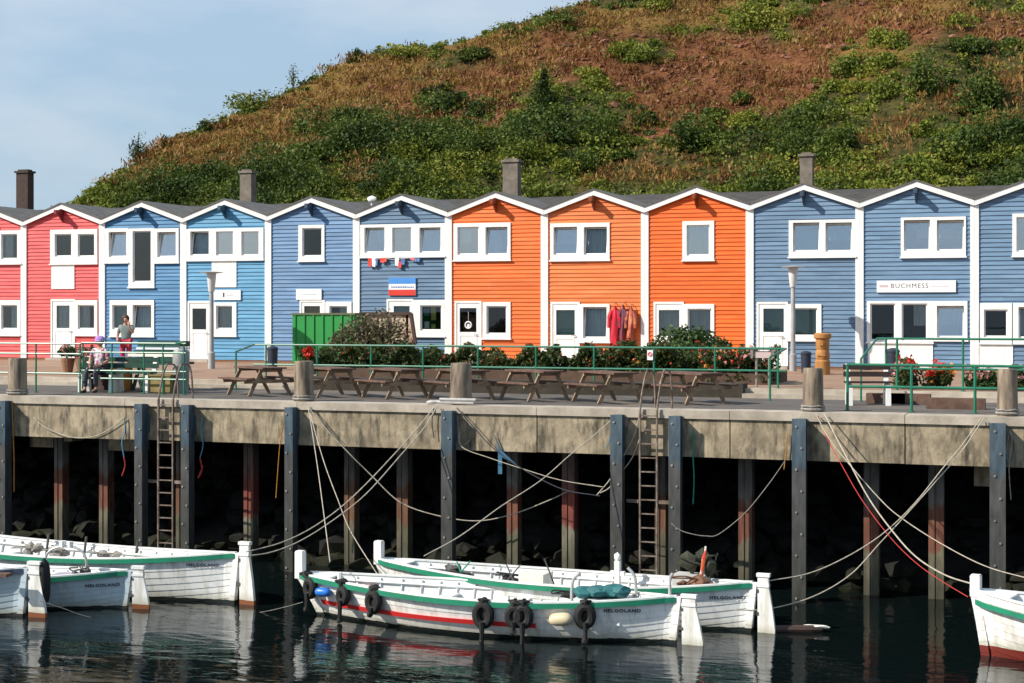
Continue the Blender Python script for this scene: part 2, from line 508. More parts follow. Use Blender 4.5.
PV = ['b', 'L', 'bh', 'R', 'ch', 'M', 'b', 'Rh']
def window(house, outer, panes, name='window'):
    """outer: rect; panes: list of (rect, style). style flags: t = tilted in, c = curtain, b = blind with painted reflections, g = green, o = ochre, s = sky glass, d = dark, L/R half curtain, p = posters"""
    grs = [p[0] for p in panes]
    mb = frame_mb(outer, grs, YF - 0.055, YF + 0.10)
    # sill
    mb.box((outer[0] - 0.03, YF - 0.10, outer[2] - 0.045), (outer[1] + 0.03, YF - 0.03, outer[2] - 0.001))
    fr = mb.build(name, trim, house)
    for g, st in panes:
        x0, x1, z0, z1 = g
        sw = 0.042
        if 'b' in st and 't' in st: st = st.replace('b', PV[len(bpy.data.objects) % len(PV)])
        inner = (x0 + sw, x1 - sw, z0 + sw, z1 - sw)
        s = frame_mb((x0 + .004, x1 - .004, z0 + .004, z1 - .004), [inner], YF + 0.005, YF + 0.05)
        gl = MB(); gl.box((inner[0] - .004, YF + 0.024, inner[2] - .004), (inner[1] + .004, YF + 0.032, inner[3] + .004))
        if 't' in st:
            a = R(9.5); ca, sa = math.cos(a), math.sin(a)
            for m in (s, gl):
                m.v = [(x, YF + 0.03 + (y - YF - 0.03) * ca + (z - z0) * sa, z0 + (z - z0) * ca - (y - YF - 0.03) * sa) for x, y, z in m.v]
        s.build('sash', trim, fr)
        gl.build('pane', glass_s if 's' in st else glass, fr)
        cm = curtain if 'c' in st else blind if 'b' in st else greenblind if 'g' in st else tanblind if 'o' in st else None
        if 'L' in st or 'R' in st or 'M' in st: cm = curtain
        if cm:
            yc = YF + 0.14 + (0.18 if 't' in st else 0)
            xa, xb = x0 - 0.05, x1 + 0.05
            if 'L' in st: xb = x0 + (x1 - x0) * 0.55
            if 'R' in st: xa = x0 + (x1 - x0) * 0.45
            zb = z0 - 0.05 if 'h' not in st else z0 + (z1 - z0) * 0.4
            cb = MB(); k = 15
            for i in range(k):
                p0 = xa + (xb - xa) * i / k; p1 = xa + (xb - xa) * (i + 1) / k
                w0 = 0.018 * (i % 2); w1 = 0.018 * ((i + 1) % 2)
                if cm is not curtain: w0 = w1 = 0
                cb.prism([(p0, yc + w0, zb), (p1, yc + w1, zb), (p1, yc + w1, z1 + .05), (p0, yc + w0, z1 + .05)], (0, 0.006, 0))
            cb.build('curtain' if cm is curtain else 'blind', cm, fr)
    return fr

def door(house, r, pane, style='', name='door', mat=None):
    """a door leaf with recessed lower panel and one glazed pane"""
    x0, x1, z0, z1 = r
    mb = frame_mb((x0, x1, z0, z1), [pane] if pane else [], YF - 0.03, YF + 0.03)
    d = mb.build(name, mat or trim, house)
    mp = MB()
    pz1 = (pane[2] - 0.09) if pane else z1 - 0.12
    if pz1 - z0 > 0.3:
        fm = frame_mb((x0 + .10, x1 - .10, z0 + .12, pz1), [(x0 + .14, x1 - .14, z0 + .16, pz1 - .04)], YF - 0.042, YF - 0.0302)
        fm.build('panel_moulding', mat or trim, d)
    h = MB(); hx = x1 - 0.08; hz = z0 + (z1 - z0) * 0.47
    h.tube([(hx, YF - .03, hz), (hx, YF - .085, hz), (hx - .11, YF - .085, hz)], 0.012, 6)
    h.build('handle', steel, d)
    if pane:
        g = MB(); g.box((pane[0] - .003, YF - .005, pane[2] - .003), (pane[1] + .003, YF + .004, pane[3] + .003))
        g.build('pane', glass, d)
        if style:
            c = MB(); c.box((pane[0] - .02, YF + .10, pane[2] - .02), (pane[1] + .02, YF + .106, pane[3] + .02))
            c.build('curtain', {'c': curtain, 'b': blind, 'g': greenblind, 'o': tanblind}[style], d)
    return d

def hut(i, name_label, col, wins, doors, panels=(), chimney=None, wear=0.75, group=None):
    """wins: list of (outer px rect, [(px rect, style)]); doors: (px x0,x1,ytop, pane px rect, style, name)"""
    x0, x1 = HX[i], HX[i] + W
    xm = (x0 + x1) / 2
    h = empty('hut', (xm, YF + 3.5, BASE), name_label, 'hut', group)
    mat = siding_mat('siding_%s' % name_label.split()[0], col, wear=wear)
    holes = []; 
    WR = []
    for o, ps in wins:
        R_ = rect(*o); P_ = [(rect(*p), s) for p, s in ps]
        cl = 0.1
        WR.append((R_, P_)); holes.append((R_[0] + .02, R_[1] - .02, R_[2] + .02, R_[3] - .02))
    DR = []
    for (a, b, yt, pane, st) in doors:
        r = rect(a, yt, b, yt + 40); r = (r[0], r[1], BASE + 0.03, r[3])
        DR.append((r, rect(*pane) if pane else None, st))
        holes.append((r[0] + .01, r[1] - .01, BASE, r[3] - .01))
    cb = 0.125
    siding(h, x0 + cb - .01, x1 - cb + .01, holes, mat)
    for R_, P_ in WR: window(h, R_, P_)
    for r, p, st in DR:
        d = door(h, r, p, st)
        f = MB()
        f.box((r[0] - .07, YF - .05, r[2]), (r[0] - .002, YF + .04, r[3] + .07)); f.box((r[1] + .002, YF - .05, r[2]), (r[1] + .07, YF + .04, r[3] + .07))
        f.box((r[0] - .002, YF - .05, r[3] + .002), (r[1] + .002, YF + .04, r[3] + .07))
        f.build('door_frame', trim, h)
        st_ = MB(); st_.box((r[0] - .1, YF - .35, UP + .002), (r[1] + .1, YF - .045, BASE + .02)); st_.build('doorstep', lipc, h)
    for (a, yt, b, yb) in panels:
        r = rect(a, yt, b, yb); z0 = r[2] if yb < 350 else BASE + .02
        p = MB(); p.box((r[0], YF - .045, z0), (r[1], YF - .026, r[3]))
        for k in range(1, 4):
            xx = r[0] + (r[1] - r[0]) * k / 4
            p.box((xx - .006, YF - .049, z0 + .03), (xx + .006, YF - .0455, r[3] - .03))
        p.build('panel', trim, h)
    # corner boards
    for (a, b) in ((x0 + .002, x0 + cb), (x1 - cb, x1 - .002)):
        c = MB(); c.box((a, YF - .06, BASE), (b, YF + .02, EAVE - 0.02)); c.build('corner_board', trim, h)
    pl = MB(); pl.box((x0 + .003, YF - .01, UP - .02), (x1 - .003, YF + .1, BASE + .025)); pl.build('plinth', plinth, h)
    # shell behind: side walls, back wall, floors
    sh = MB()
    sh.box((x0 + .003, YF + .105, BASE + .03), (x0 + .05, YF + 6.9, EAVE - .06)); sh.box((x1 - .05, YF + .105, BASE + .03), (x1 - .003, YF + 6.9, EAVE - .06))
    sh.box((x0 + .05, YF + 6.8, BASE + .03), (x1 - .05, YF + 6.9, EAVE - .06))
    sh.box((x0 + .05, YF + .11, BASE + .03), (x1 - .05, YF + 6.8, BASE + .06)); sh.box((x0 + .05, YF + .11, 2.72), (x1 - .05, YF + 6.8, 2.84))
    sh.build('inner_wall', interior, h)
    # bargeboards, from each eave to the ridge
    ov = 0.06
    for sgn in (-1, 1):
        xe = x0 if sgn < 0 else x1
        d = MB()
        e0 = Vector((xe - sgn * .004, 0, EAVE + .05)); p0 = Vector((xm, 0, PEAK + .03))
        y0 = YF - .14 - (0.002 if sgn > 0 else 0)
        d.prism([(e0.x, y0, e0.z - .17), (p0.x, y0, p0.z - .17), (p0.x, y0, p0.z), (e0.x, y0, e0.z)], (0, .05, 0))
        d.build('bargeboard', trim, h)
    rf = MB()
    for sgn in (-1, 1):
        xe = x0 if sgn < 0 else x1
        a = Vector((xe - sgn * .004, YF - .17, EAVE + .055)); b = Vector((xm, YF - .17, PEAK + .035))
        rf.prism([a, b, b + Vector((0, 0, .05)), a + Vector((0, 0, .05))], (0, 4.6, 0))
    roof = rf.build('roof', felt, h)
    rb = MB()
    rb.prism([(x0 + .002, YF + .25, EAVE - .32), (x0 + .002, YF + 4.6, PEAK + .20), (x0 + .002, YF + 8.0, EAVE - .3)], (W - .004, 0, 0))
    rb.build('rear_roof', darkroof, h)
    # hoist beam under the ridge
    hb = MB()
    hb.box((xm - .055, YF - .50, PEAK - .35), (xm + .055, YF - .02, PEAK - .20))
    hb.prism([(xm - .03, YF - .04, PEAK - .36), (xm - .03, YF - .34, PEAK - .352), (xm - .03, YF - .04, PEAK - .62)], (.06, 0, 0))
    hb.build('hoist_beam', pm('beam_%s' % name_label.split()[0], tuple(c * .3 for c in col), rough=.6), h)
    if chimney:
        pa, pb, pyt, cm = chimney
        Yc = YF + 4.2
        a = at_y(pa, pyt, Yc); b = at_y(pb, pyt, Yc)
        m = MB()
        m.box((a.x + .06, Yc - .2, PEAK - .2), (b.x - .06, Yc + .2, a.z - .14))
        m.box((a.x, Yc - .25, a.z - .14), (b.x, Yc + .25, a.z - .06)); m.box((a.x + .1, Yc - .15, a.z - .06), (b.x - .1, Yc + .15, a.z + .0))
        m.build('chimney', cm, roof)
    return h

RED, ORA = (0.62, 0.075, 0.078), (0.74, 0.115, 0.009)
hut(-1, 'red weatherboard hut at the far left end of the row, cut by the frame', RED, [((-52, 231, -14, 264), [((-48, 235, -18, 258), 'c')])], [(-50, -28, 300, (-46, 306, -33, 328), 'c')], group='painted weatherboard huts')
hut(0, 'rose red hut with striped curtains at its upper window and dark chimney', RED,
    [((-4, 230.5, 22, 263.5), [((2, 234, 18, 259), 'Lc')]), ((-4, 300, 21, 335), [((2, 305, 18, 329), 'R')])], [], chimney=(18, 32, 170, chim_d), group='painted weatherboard huts')
hut(1, 'red weatherboard hut with two dark upper panes and white hatch panel', RED,
    [((51, 229.5, 98, 263.5), [((55.5, 234, 72, 256.5), 'd'), ((78.6, 234, 95, 256.5), 'd')]), ((76, 300, 98, 335), [((78.6, 305, 95, 329), 'bL')])],
    [(53, 74, 301, (57, 305.5, 70, 328), 'c')], panels=[(52, 263.6, 75, 289)], group='painted weatherboard huts')
hut(2, 'deep blue hut with tall black open loading hatch upstairs', (0.05, 0.17, 0.33),
    [((105, 228.4, 129, 262.4), [((109.5, 232, 127, 257), 'tcs')]), ((129.2, 228.4, 155, 287), [((133.4, 231, 151.6, 282), 'd')]), ((155.2, 228.4, 179.3, 262.4), [((158, 232, 176.5, 257), 'tcs')]),
     ((110.4, 300, 154.7, 336), [((113, 305, 128, 329), 'g'), ((133.4, 305, 152, 329), 'tc')])], [], group='painted weatherboard huts')
hut(3, 'bright sky blue hut with three upper panes and a white door', (0.075, 0.25, 0.42),
    [((187, 228.4, 264, 259.8), [((191, 231.4, 209.5, 255.4), 'tb'), ((216.7, 231.4, 233.8, 255.4), 'bs'), ((242, 231.4, 259.5, 255.4), 'sd')]),
     ((212.5, 302.4, 237, 335.6), [((216.7, 305.7, 233, 329), 'c')])],
    [(190, 210, 303, (192.8, 308.5, 206.6, 329.4), '')], panels=[(212.3, 259.9, 237, 287.3)], chimney=(241, 255, 170, chim), group='painted weatherboard huts')
hut(4, 'periwinkle blue hut with single dark square upper window', (0.10, 0.195, 0.345),
    [((299, 225, 325, 260.7), [((302.8, 228, 322.4, 256.3), 'd')]), ((326, 301.6, 352, 340), [((330, 306, 348, 334), 'R')])],
    [(302, 323.5, 302, (304.5, 306, 320.4, 330), 'o')], group='painted weatherboard huts')
hut(5, 'slate blue hut with three upper panes and posters in its shop window', (0.085, 0.155, 0.25),
    [((360.8, 224, 445.3, 256.5), [((365, 227.5, 385, 252.6), 'tbs'), ((392.8, 227.5, 412, 252.6), 'bs'), ((420, 227.5, 441, 252.6), 'tbs')]),
     ((414, 300, 445.3, 336), [((420.7, 305.3, 442, 330.5), 'd')])],
    [(389, 412, 301, (394, 306, 410, 331), 'g')], group='painted weatherboard huts')
hut(6, 'orange hut with wide two pane upper window and ornament in its door', (0.72, 0.128, 0.016),
    [((454, 223, 511, 260), [((458, 227, 479.3, 254.6), 'sLh'), ((486, 227, 508, 254.6), 'tbs')]), ((483, 302, 511, 338.3), [((487, 306, 507, 334), 'd')])],
    [(457, 480, 303, (460, 308, 476.7, 332), '')], chimney=(503, 521, 159, chim), wear=0.6, group='painted weatherboard huts')
hut(7, 'salmon orange hut with leaded door pane and coats hung outside', (0.69, 0.16, 0.036),
    [((550.6, 223, 610, 260), [((554, 227, 577.5, 254.6), 'tbs'), ((584.3, 227, 607.3, 254.6), 'tc')]), ((580, 304, 610, 341.7), [((583.5, 307, 607, 338), 'tc')])],
    [(553, 578, 304, (556.4, 310, 575, 335), 'g')], wear=0.75, group='painted weatherboard huts')
hut(8, 'vivid orange hut with single square upper window behind a round bush', ORA,
    [((682.7, 221, 714.4, 260), [((687, 225, 710, 255.5), 'cs')]), ((684, 304, 714.5, 341), [((688, 308.7, 711.7, 336), 'c')])],
    [(656, 682, 304, (659, 310, 679.5, 336), 'c')], wear=0.45, group='painted weatherboard huts')
hut(9, 'grey blue hut behind the street lamp with sea green door pane', (0.11, 0.185, 0.285),
    [((789, 219.8, 855.6, 256.6), [((793.2, 222.6, 819.6, 251.5), 'tgs'), ((825.7, 222.6, 852, 251.5), 'tbs')]), ((788, 304, 821.6, 340), [((791, 308, 817.5, 336), 'g')])],
    [(759, 786, 304, (763.5, 308.6, 784, 332), 'g')], chimney=(799, 815, 153, chim), group='painted weatherboard huts')
hut(10, 'pale blue hut with long white sign and two tall dark shop panes', (0.12, 0.205, 0.315),
    [((901, 217, 966, 256.6), [((904, 220, 930, 250.6), 'tbs'), ((937, 220, 964, 250.6), 'tbs')]), ((867, 301, 933, 342), [((870.3, 303.5, 895.4, 340.5), 'd'), ((901.8, 303.5, 927.4, 340.5), 'dRh')]),
     ((933.2, 301, 967.5, 340), [((937, 305.8, 964, 337.3), 'tbs')])], [], panels=[(868, 343, 933, 380)], group='painted weatherboard huts')
hut(11, 'blue hut at the right end of the row, cut by the frame', (0.115, 0.195, 0.30),
    [((1012.4, 213.4, 1045, 255.7), [((1016.5, 217, 1041, 251.5), 'bs')]), ((980, 303, 1012, 343), [((984, 309.5, 1007.6, 337), 'd')]), ((1013, 303, 1046, 343), [((1018.5, 307, 1041, 338), 'tc')])],
    [], panels=[(979, 345, 1013, 380)], group='painted weatherboard huts')

# posters behind the slate hut's shop window, ornament in the orange hut's door
r = rect(420.7, 305.3, 442, 330.5)
mb = MB(); xx = r[0] + .1
cols = [pm('poster_teal', (0.05, 0.22, 0.22), rough=.6), pm('poster_yellow', (0.6, 0.5, 0.12), rough=.6), signw]
mb.box((xx, YF + .05, r[3] - .36), (xx + .2, YF + .055, r[3] - .1), 0); mb.box((xx + .26, YF + .05, r[3] - .5), (xx + .44, YF + .055, r[3] - .05), 1)
mb.box((xx + .02, YF + .05, r[2] + .08), (xx + .19, YF + .055, r[2] + .3), 2); mb.box((xx + .27, YF + .05, r[2] + .06), (xx + .42, YF + .055, r[2] + .22), 1)
tag(recenter(mb.build('poster', cols)), 'teal, white and yellow posters in the slate blue hut shop window', 'posters')
c = at_y(468.5, 325, YF)
mb = MB(); mb.tube([(c.x + .11 * math.cos(a * PI / 6), YF - .012, c.z + .11 * math.sin(a * PI / 6)) for a in range(12)], .025, 6, closed=True)
mb.tube([(c.x, YF - .012, c.z + .12), (c.x, YF - .012, c.z + .45)], .006, 4)
mb.blob((c.x, YF - .012, c.z - .02), (.06, .012, .06), 1, .1)
tag(recenter(mb.build('door_wreath', signw)), 'pale round wreath hanging on the orange hut door pane', 'wreath')

# signs
def sign(px, mats, label, paint):
    x0, x1, z0, z1 = rect(*px)
    mb = MB(); mb.box((x0, YF - .07, z0), (x1, YF - .028, z1)); root = mb.build('shop_sign', mats[0])
    tag(root, label, 'sign')
    t = MB(); paint(t, x0, x1, z0, z1)
    recenter_child = t.build('lettering', mats[1:])
    loc = Vector(((x0 + x1) / 2, YF - .03, z0))
    for o in (root, recenter_child):
        for v in o.data.vertices: v.co -= loc
    root.location = loc; recenter_child.parent = root
    return root
def strokes(t, xa, xb, zc, h, mi):
    rr = random.Random(int(xa * 100))
    while xa < xb:
        w = rr.uniform(.02, .06)
        t.box((xa, YF - .074, zc - h / 2), (min(xa + w, xb), YF - .0705, zc + h / 2 * rr.uniform(.4, 1)), mi); xa += w + rr.uniform(.015, .03)
def p10(t, x0, x1, z0, z1):
    zc = (z0 + z1) / 2
    t.box((x0 + .08, YF - .074, zc - .02), (x0 + .34, YF - .0705, zc + .05), 1)
    add_text(t, 'BUCHMESS', (x0 + .98, YF - .0715, zc + .01), .2, 0, bold=.0)
    strokes(t, x0 + 1.62, x1 - .2, zc, .035, 1)
sign((877, 280.5, 956, 292.3), [signw, inkd, pm('pale_pink_ink', (0.55, 0.42, 0.44), rough=.5)], 'long white shop sign with dark capitals across the pale blue hut', p10)
def p5(t, x0, x1, z0, z1):
    h = (z1 - z0) / 3
    t.box((x0, YF - .074, z0 + 2 * h), (x1, YF - .0705, z1), 1); t.box((x0, YF - .074, z0), (x1, YF - .0705, z0 + h), 2)
    strokes(t, x0 + .1, x1 - .06, z0 + 1.45 * h, .06, 0)
sign((389.5, 278, 416.3, 295.5), [signw, inkb, bluep, redp], 'blue, white and red striped sign on the slate blue hut', p5)
def p3(t, x0, x1, z0, z1):
    zc = (z0 + z1) / 2
    t.box((x0 + .40, YF - .074, zc - .07), (x0 + .46, YF - .0705, zc + .08), 0)
    strokes(t, x0 + .53, x0 + .8, zc, .05, 1)
sign((214, 290, 241.5, 300), [signw, inkd, pm('faint_ink', (0.55, 0.45, 0.42), rough=.5)], 'small white sign above the window of the sky blue hut', p3)
def p4(t, x0, x1, z0, z1):
    zc = (z0 + z1) / 2
    strokes(t, x0 + .22, x1 - .16, zc, .04, 0)
sign((297, 289, 322.3, 299.8), [signw, pm('grey_ink', (0.42, 0.42, 0.5), rough=.5)], 'plain white sign above the door of the periwinkle hut', p4)

# bunting of small flags under the slate hut's upper window
bm_ = MB(); fl = [redp, signw, inkb]
p = [at_y(x, y, YF - .09) for x, y in ((364, 257), (373, 259), (384, 258.5), (396, 259.5), (408, 258), (419, 258.5))]
bm_.tube(spline(p, 4), .008, 5, 1)
for i, (px, py, w, h, k) in enumerate(((368, 258, 4, 9, 0), (372, 258, 4, 9, 1), (375, 259, 3, 7, 2), (380, 258, 5, 5, 0), (383, 258, 4, 4, 0), (395, 258, 4, 8, 1), (397, 261, 5, 7, 0), (401, 259, 4, 6, 2), (410, 258, 5, 2.5, 0), (413, 258, 4, 4, 2), (416, 258, 4, 4, 2))):
    a = at_y(px, py, YF - .09); b = at_y(px + w, py + h, YF - .09)
    bm_.prism([(a.x, YF - .10, a.z), (b.x, YF - .095, a.z), (b.x - .02, YF - .12, b.z), (a.x + .01, YF - .11, b.z + .03)], (0, .008, 0), k)
tag(recenter(bm_.build('bunting', fl)), 'red, white and navy cloth bunting below the slate hut upper windows', 'bunting')

# satellite dish on the roof between the periwinkle and slate huts
d = MB(); c = at_y(372, 202, YF + 2.2)
d.blob((c.x, c.y, c.z + .1), (.17, .14, .13), 2, .12, seed=3); d.tube([(c.x, c.y, c.z - .45), (c.x, c.y, c.z)], .04, 6)
tag(recenter(d.build('roof_vent', white, smooth=True)), 'small white rounded roof vent between the periwinkle and slate huts', 'roof vent')
# ================================================================== ground, quay, water
XL, XR = -75.0, 60.0
EDGE = 36.6      # step between quay and upper promenade
m = MB(); m.face([(XL, YQ + .55, 0), (XR, YQ + .55, 0), (XR, EDGE + .3, 0), (XL, EDGE + .3, 0)])
o = m.build('promenade', asphalt); o['kind'] = 'structure'
m = MB()
for a, b in ((XL, XR),):
    m.face([(a, EDGE + .6, UP), (b, EDGE + .6, UP), (b, YF + .05, UP), (a, YF + .05, UP)])
o = m.build('upper_promenade', clinker); o['kind'] = 'structure'
sl, sr = on_ground(306, EDGE).x, on_ground(742, EDGE).x
m = MB()
for a, b in ((XL, sl), (sr, XR)): m.box((a, EDGE, -.05), (b, EDGE + .34, UP / 2)); m.box((a, EDGE + .34, -.05), (b, EDGE + .66, UP + .003))
o = m.build('promenade_steps', lipc); o['kind'] = 'structure'
m = MB(); m.box((sl + .003, EDGE + .1, -.05), (sr - .003, EDGE + .66, UP + .12)); tag(recenter(m.build('low_wall', pm('dark_earthy_brick', (.05, .04, .03), (.03, .026, .018), 4, rough=.95, bump=.5))), 'low dark brick wall behind the picnic tables', 'wall')  # dark brown mottled brick between the two flights of steps
earth = pm('bare_ground', (0.14, 0.11, 0.07), (0.1, 0.085, 0.05), .2, rough=.95)
m = MB(); m.face([(-3000, YF + .1, -.02), (3000, YF + .1, -.02), (3000, 4000, -.02), (-3000, 4000, -.02)])
o = m.build('ground', earth); o['kind'] = 'structure'

# quay wall: a deep concrete beam on piles, with coping
q = empty('quay_wall', ((XL + XR) / 2, YQ + .6, -.94), 'stained concrete quay edge with pale coping carried on piles', 'quay wall')
m = MB(); 
joints = [XL] + [on_ground(px, YQ).x for px in (-160, 126, 298, 537, 730, 905, 1140)] + [XR]
for a, b in zip(joints[:-1], joints[1:]):
    m.box((a + .012, YQ, -.94 + random.uniform(-.008, .008)), (b - .012, YQ + .9, -.17))
m.build('beam', concrete, q)
m = MB()
for a, b in zip(joints[:-1], joints[1:]):
    m.box((a + .006, YQ - .05, -.165), (b - .006, YQ + .6, .005 + random.uniform(-.006, .006)))
m.build('coping', lipc, q)
under = pm('shaded_deck_concrete', (0.10, 0.085, 0.065), (0.06, 0.05, 0.04), 1.0, rough=.95, bump=.4)  # darker copy of the quay concrete, deck shade put into its colour
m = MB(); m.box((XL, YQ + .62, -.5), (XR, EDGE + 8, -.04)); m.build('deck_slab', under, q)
m = MB()
for px in (41, 86, 178, 248, 345, 403, 512, 568, 660, 745, 871, 936, 1010):
    p = on_ground(px, YQ + 1.2); m.box((p.x - .25, YQ + .92, -.92), (p.x + .25, YQ + 6, -.5))
m.build('crossbeam', under, q)
m = MB()
for px0, px1, d in ((30, 53, .36), (64, 72, .2), (108, 138, .38), (974, 992, .5)):
    a = on_ground(px0, YQ + 1.0).x; b = on_ground(px1, YQ + 1.0).x
    m.box((a, YQ + 1.0, -.93 - d), (b, YQ + 1.5, -.93))
m.build('corbel', concrete, q)
backm = pm('back_wall_stone', (0.030, 0.028, 0.026), (0.018, 0.017, 0.016), 1.5, rough=.95, bump=.6)  # near black: the darkness under the deck is put into the colour
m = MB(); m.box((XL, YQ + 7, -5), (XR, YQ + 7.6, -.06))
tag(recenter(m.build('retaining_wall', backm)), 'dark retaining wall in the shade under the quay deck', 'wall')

# sea bed and water
m = MB(); m.face([(-3000, -3000, WZ - 2.2), (3000, -3000, WZ - 2.2), (3000, YQ + 8, WZ - 2.2), (-3000, YQ + 8, WZ - 2.2)])
bed = pm('harbour_bed', (0.015, 0.02, 0.016), (0.01, 0.014, 0.012), .5, rough=.95)
o = m.build('harbour_bed', bed); o['kind'] = 'structure'
wm, nt, P, N, L = new_mat('harbour_water')
P.inputs['Base Color'].default_value = (0.003, 0.006, 0.006, 1); P.inputs['Roughness'].default_value = 0.03; P.inputs['IOR'].default_value = 1.333
P.inputs['Specular IOR Level'].default_value = 0.5
geo = N('ShaderNodeNewGeometry')
def wv(sc, st, det, rot=0):
    mp = N('ShaderNodeMapping'); mp.inputs['Scale'].default_value = st; mp.inputs['Rotation'].default_value = (0, 0, rot)
    L(geo.outputs['Position'], mp.inputs['Vector'])
    n = N('ShaderNodeTexNoise'); n.inputs['Scale'].default_value = sc; n.inputs['Detail'].default_value = det; n.inputs['Roughness'].default_value = .55; n.inputs['Distortion'].default_value = .3
    L(mp.outputs['Vector'], n.inputs['Vector']); return n
n1 = wv(0.9, (0.8, 1.6, 1), 2, TH); n2 = wv(3.2, (0.6, 1.7, 1), 3, TH + .12)
ma = N('ShaderNodeMath'); ma.operation = 'MULTIPLY'; ma.inputs[1].default_value = .26; L(n2.outputs['Fac'], ma.inputs[0])
mb_ = N('ShaderNodeMath'); mb_.operation = 'ADD'; L(n1.outputs['Fac'], mb_.inputs[0]); L(ma.outputs[0], mb_.inputs[1])
bp = N('ShaderNodeBump'); bp.inputs['Strength'].default_value = 1.0; bp.inputs['Distance'].default_value = 0.024
L(mb_.outputs[0], bp.inputs['Height']); L(bp.outputs['Normal'], P.inputs['Normal'])
m = MB(); m.face([(-3000, -3000, WZ), (3000, -3000, WZ), (3000, YQ + 7.2, WZ), (-3000, YQ + 7.2, WZ)])
o = m.build('water', wm); o['kind'] = 'structure'

# rocks under the deck
def z_paint(name, stops, scale=4, stretch=(1, 1, .3), bump=.4, jit=.25, rough=.85, blend='LINEAR'):
    """coats of paint, rust, weed and painted shade in bands by height: stops [(z, rgb)]"""
    m, nt, P, N, L = new_mat(name)
    geo = N('ShaderNodeNewGeometry'); sep = N('ShaderNodeSeparateXYZ'); L(geo.outputs['Position'], sep.inputs[0])
    mp = N('ShaderNodeMapping'); mp.inputs['Scale'].default_value = stretch; L(geo.outputs['Position'], mp.inputs['Vector'])
    n = N('ShaderNodeTexNoise'); n.inputs['Scale'].default_value = scale; n.inputs['Detail'].default_value = 6; L(mp.outputs['Vector'], n.inputs['Vector'])
    k = N('ShaderNodeMath'); k.operation = 'MULTIPLY_ADD'; k.inputs[1].default_value = jit * 4; k.inputs[2].default_value = -jit * 2; L(n.outputs['Fac'], k.inputs[0])
    ad = N('ShaderNodeMath'); ad.operation = 'ADD'; L(sep.outputs['Z'], ad.inputs[0]); L(k.outputs[0], ad.inputs[1])
    zmin, zmax = stops[0][0], stops[-1][0]
    mr = N('ShaderNodeMapRange'); mr.inputs['From Min'].default_value = zmin; mr.inputs['From Max'].default_value = zmax; L(ad.outputs[0], mr.inputs['Value'])
    r = N('ShaderNodeValToRGB'); el = r.color_ramp.elements
    while len(el) < len(stops): el.new(.5)
    for e, (z, c) in zip(el, stops): e.position = (z - zmin) / (zmax - zmin); e.color = (*c, 1)
    L(mr.outputs['Result'], r.inputs['Fac'])
    mp2 = N('ShaderNodeMapping'); mp2.inputs['Scale'].default_value = (1, 1, .25); L(geo.outputs['Position'], mp2.inputs['Vector'])
    n2 = N('ShaderNodeTexNoise'); n2.inputs['Scale'].default_value = 9; n2.inputs['Detail'].default_value = 5; L(mp2.outputs['Vector'], n2.inputs['Vector'])
    mr2 = N('ShaderNodeMapRange'); mr2.inputs['From Min'].default_value = .3; mr2.inputs['From Max'].default_value = .7; mr2.inputs['To Min'].default_value = .6; mr2.inputs['To Max'].default_value = 1.2; L(n2.outputs['Fac'], mr2.inputs['Value'])
    mx = N('ShaderNodeMix'); mx.data_type = 'RGBA'; mx.blend_type = 'MULTIPLY'; mx.inputs[0].default_value = 1; L(r.outputs['Color'], mx.inputs[6]); L(mr2.outputs['Result'], mx.inputs[7])
    L(mx.outputs[2], P.inputs['Base Color']); P.inputs['Roughness'].default_value = rough; P.inputs['Specular IOR Level'].default_value = .3
    b = N('ShaderNodeBump'); b.inputs['Strength'].default_value = bump; b.inputs['Distance'].default_value = .02; L(n2.outputs['Fac'], b.inputs['Height']); L(b.outputs['Normal'], P.inputs['Normal'])
    return m
rockm = z_paint('riprap_stone', [(-4.2, (.009, .013, .004)), (-3.55, (.013, .016, .005)), (-3.3, (.009, .009, .007)), (-2.8, (.009, .0085, .008)), (-1.2, (.004, .004, .004))], 3, (1, 1, 1), .6, .2)  # weed low down; shade under the deck painted in, darkest at the top
VV = []; FF = []; off = 0
ico = bmesh.new(); bmesh.ops.create_icosphere(ico, subdivisions=1, radius=1)
iv = np.array([v.co[:] for v in ico.verts]); ifc = np.array([[v.index for v in f.verts] for f in ico.faces]); ico.free()
nr = 1500
for i in range(nr):
    t = RNG.random()
    y = YQ + .9 + 5.6 * t; x = RNG.uniform(-42, 22); z = WZ - .15 + 2.1 * t + RNG.uniform(-.12, .2)
    s = RNG.uniform(.12, .42) * np.array([RNG.uniform(.8, 1.5), RNG.uniform(.7, 1.2), RNG.uniform(.5, .9)])
    a = RNG.uniform(0, 6.28); c, sn = math.cos(a), math.sin(a)
    v = iv * (1 + RNG.uniform(-.22, .22, (len(iv), 1))) * s
    v = np.stack([v[:, 0] * c - v[:, 1] * sn, v[:, 0] * sn + v[:, 1] * c, v[:, 2]], 1) + (x, y, z)
    VV.append(v); FF.append(np.concatenate([ifc, ifc[:, 2:3]], 1)[:, :3] + off); off += len(iv)
V = np.concatenate(VV); Fc = np.concatenate(FF)
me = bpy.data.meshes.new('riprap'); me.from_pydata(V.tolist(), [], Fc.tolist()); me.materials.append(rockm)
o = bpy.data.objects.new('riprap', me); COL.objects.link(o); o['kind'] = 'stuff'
m = MB(); m.face([(XL, YQ + .4, WZ - .8), (XR, YQ + .4, WZ - .8), (XR, YQ + 7, WZ + 2.0), (XL, YQ + 7, WZ + 2.0)]); o = m.build('bank', backm); o['kind'] = 'structure'

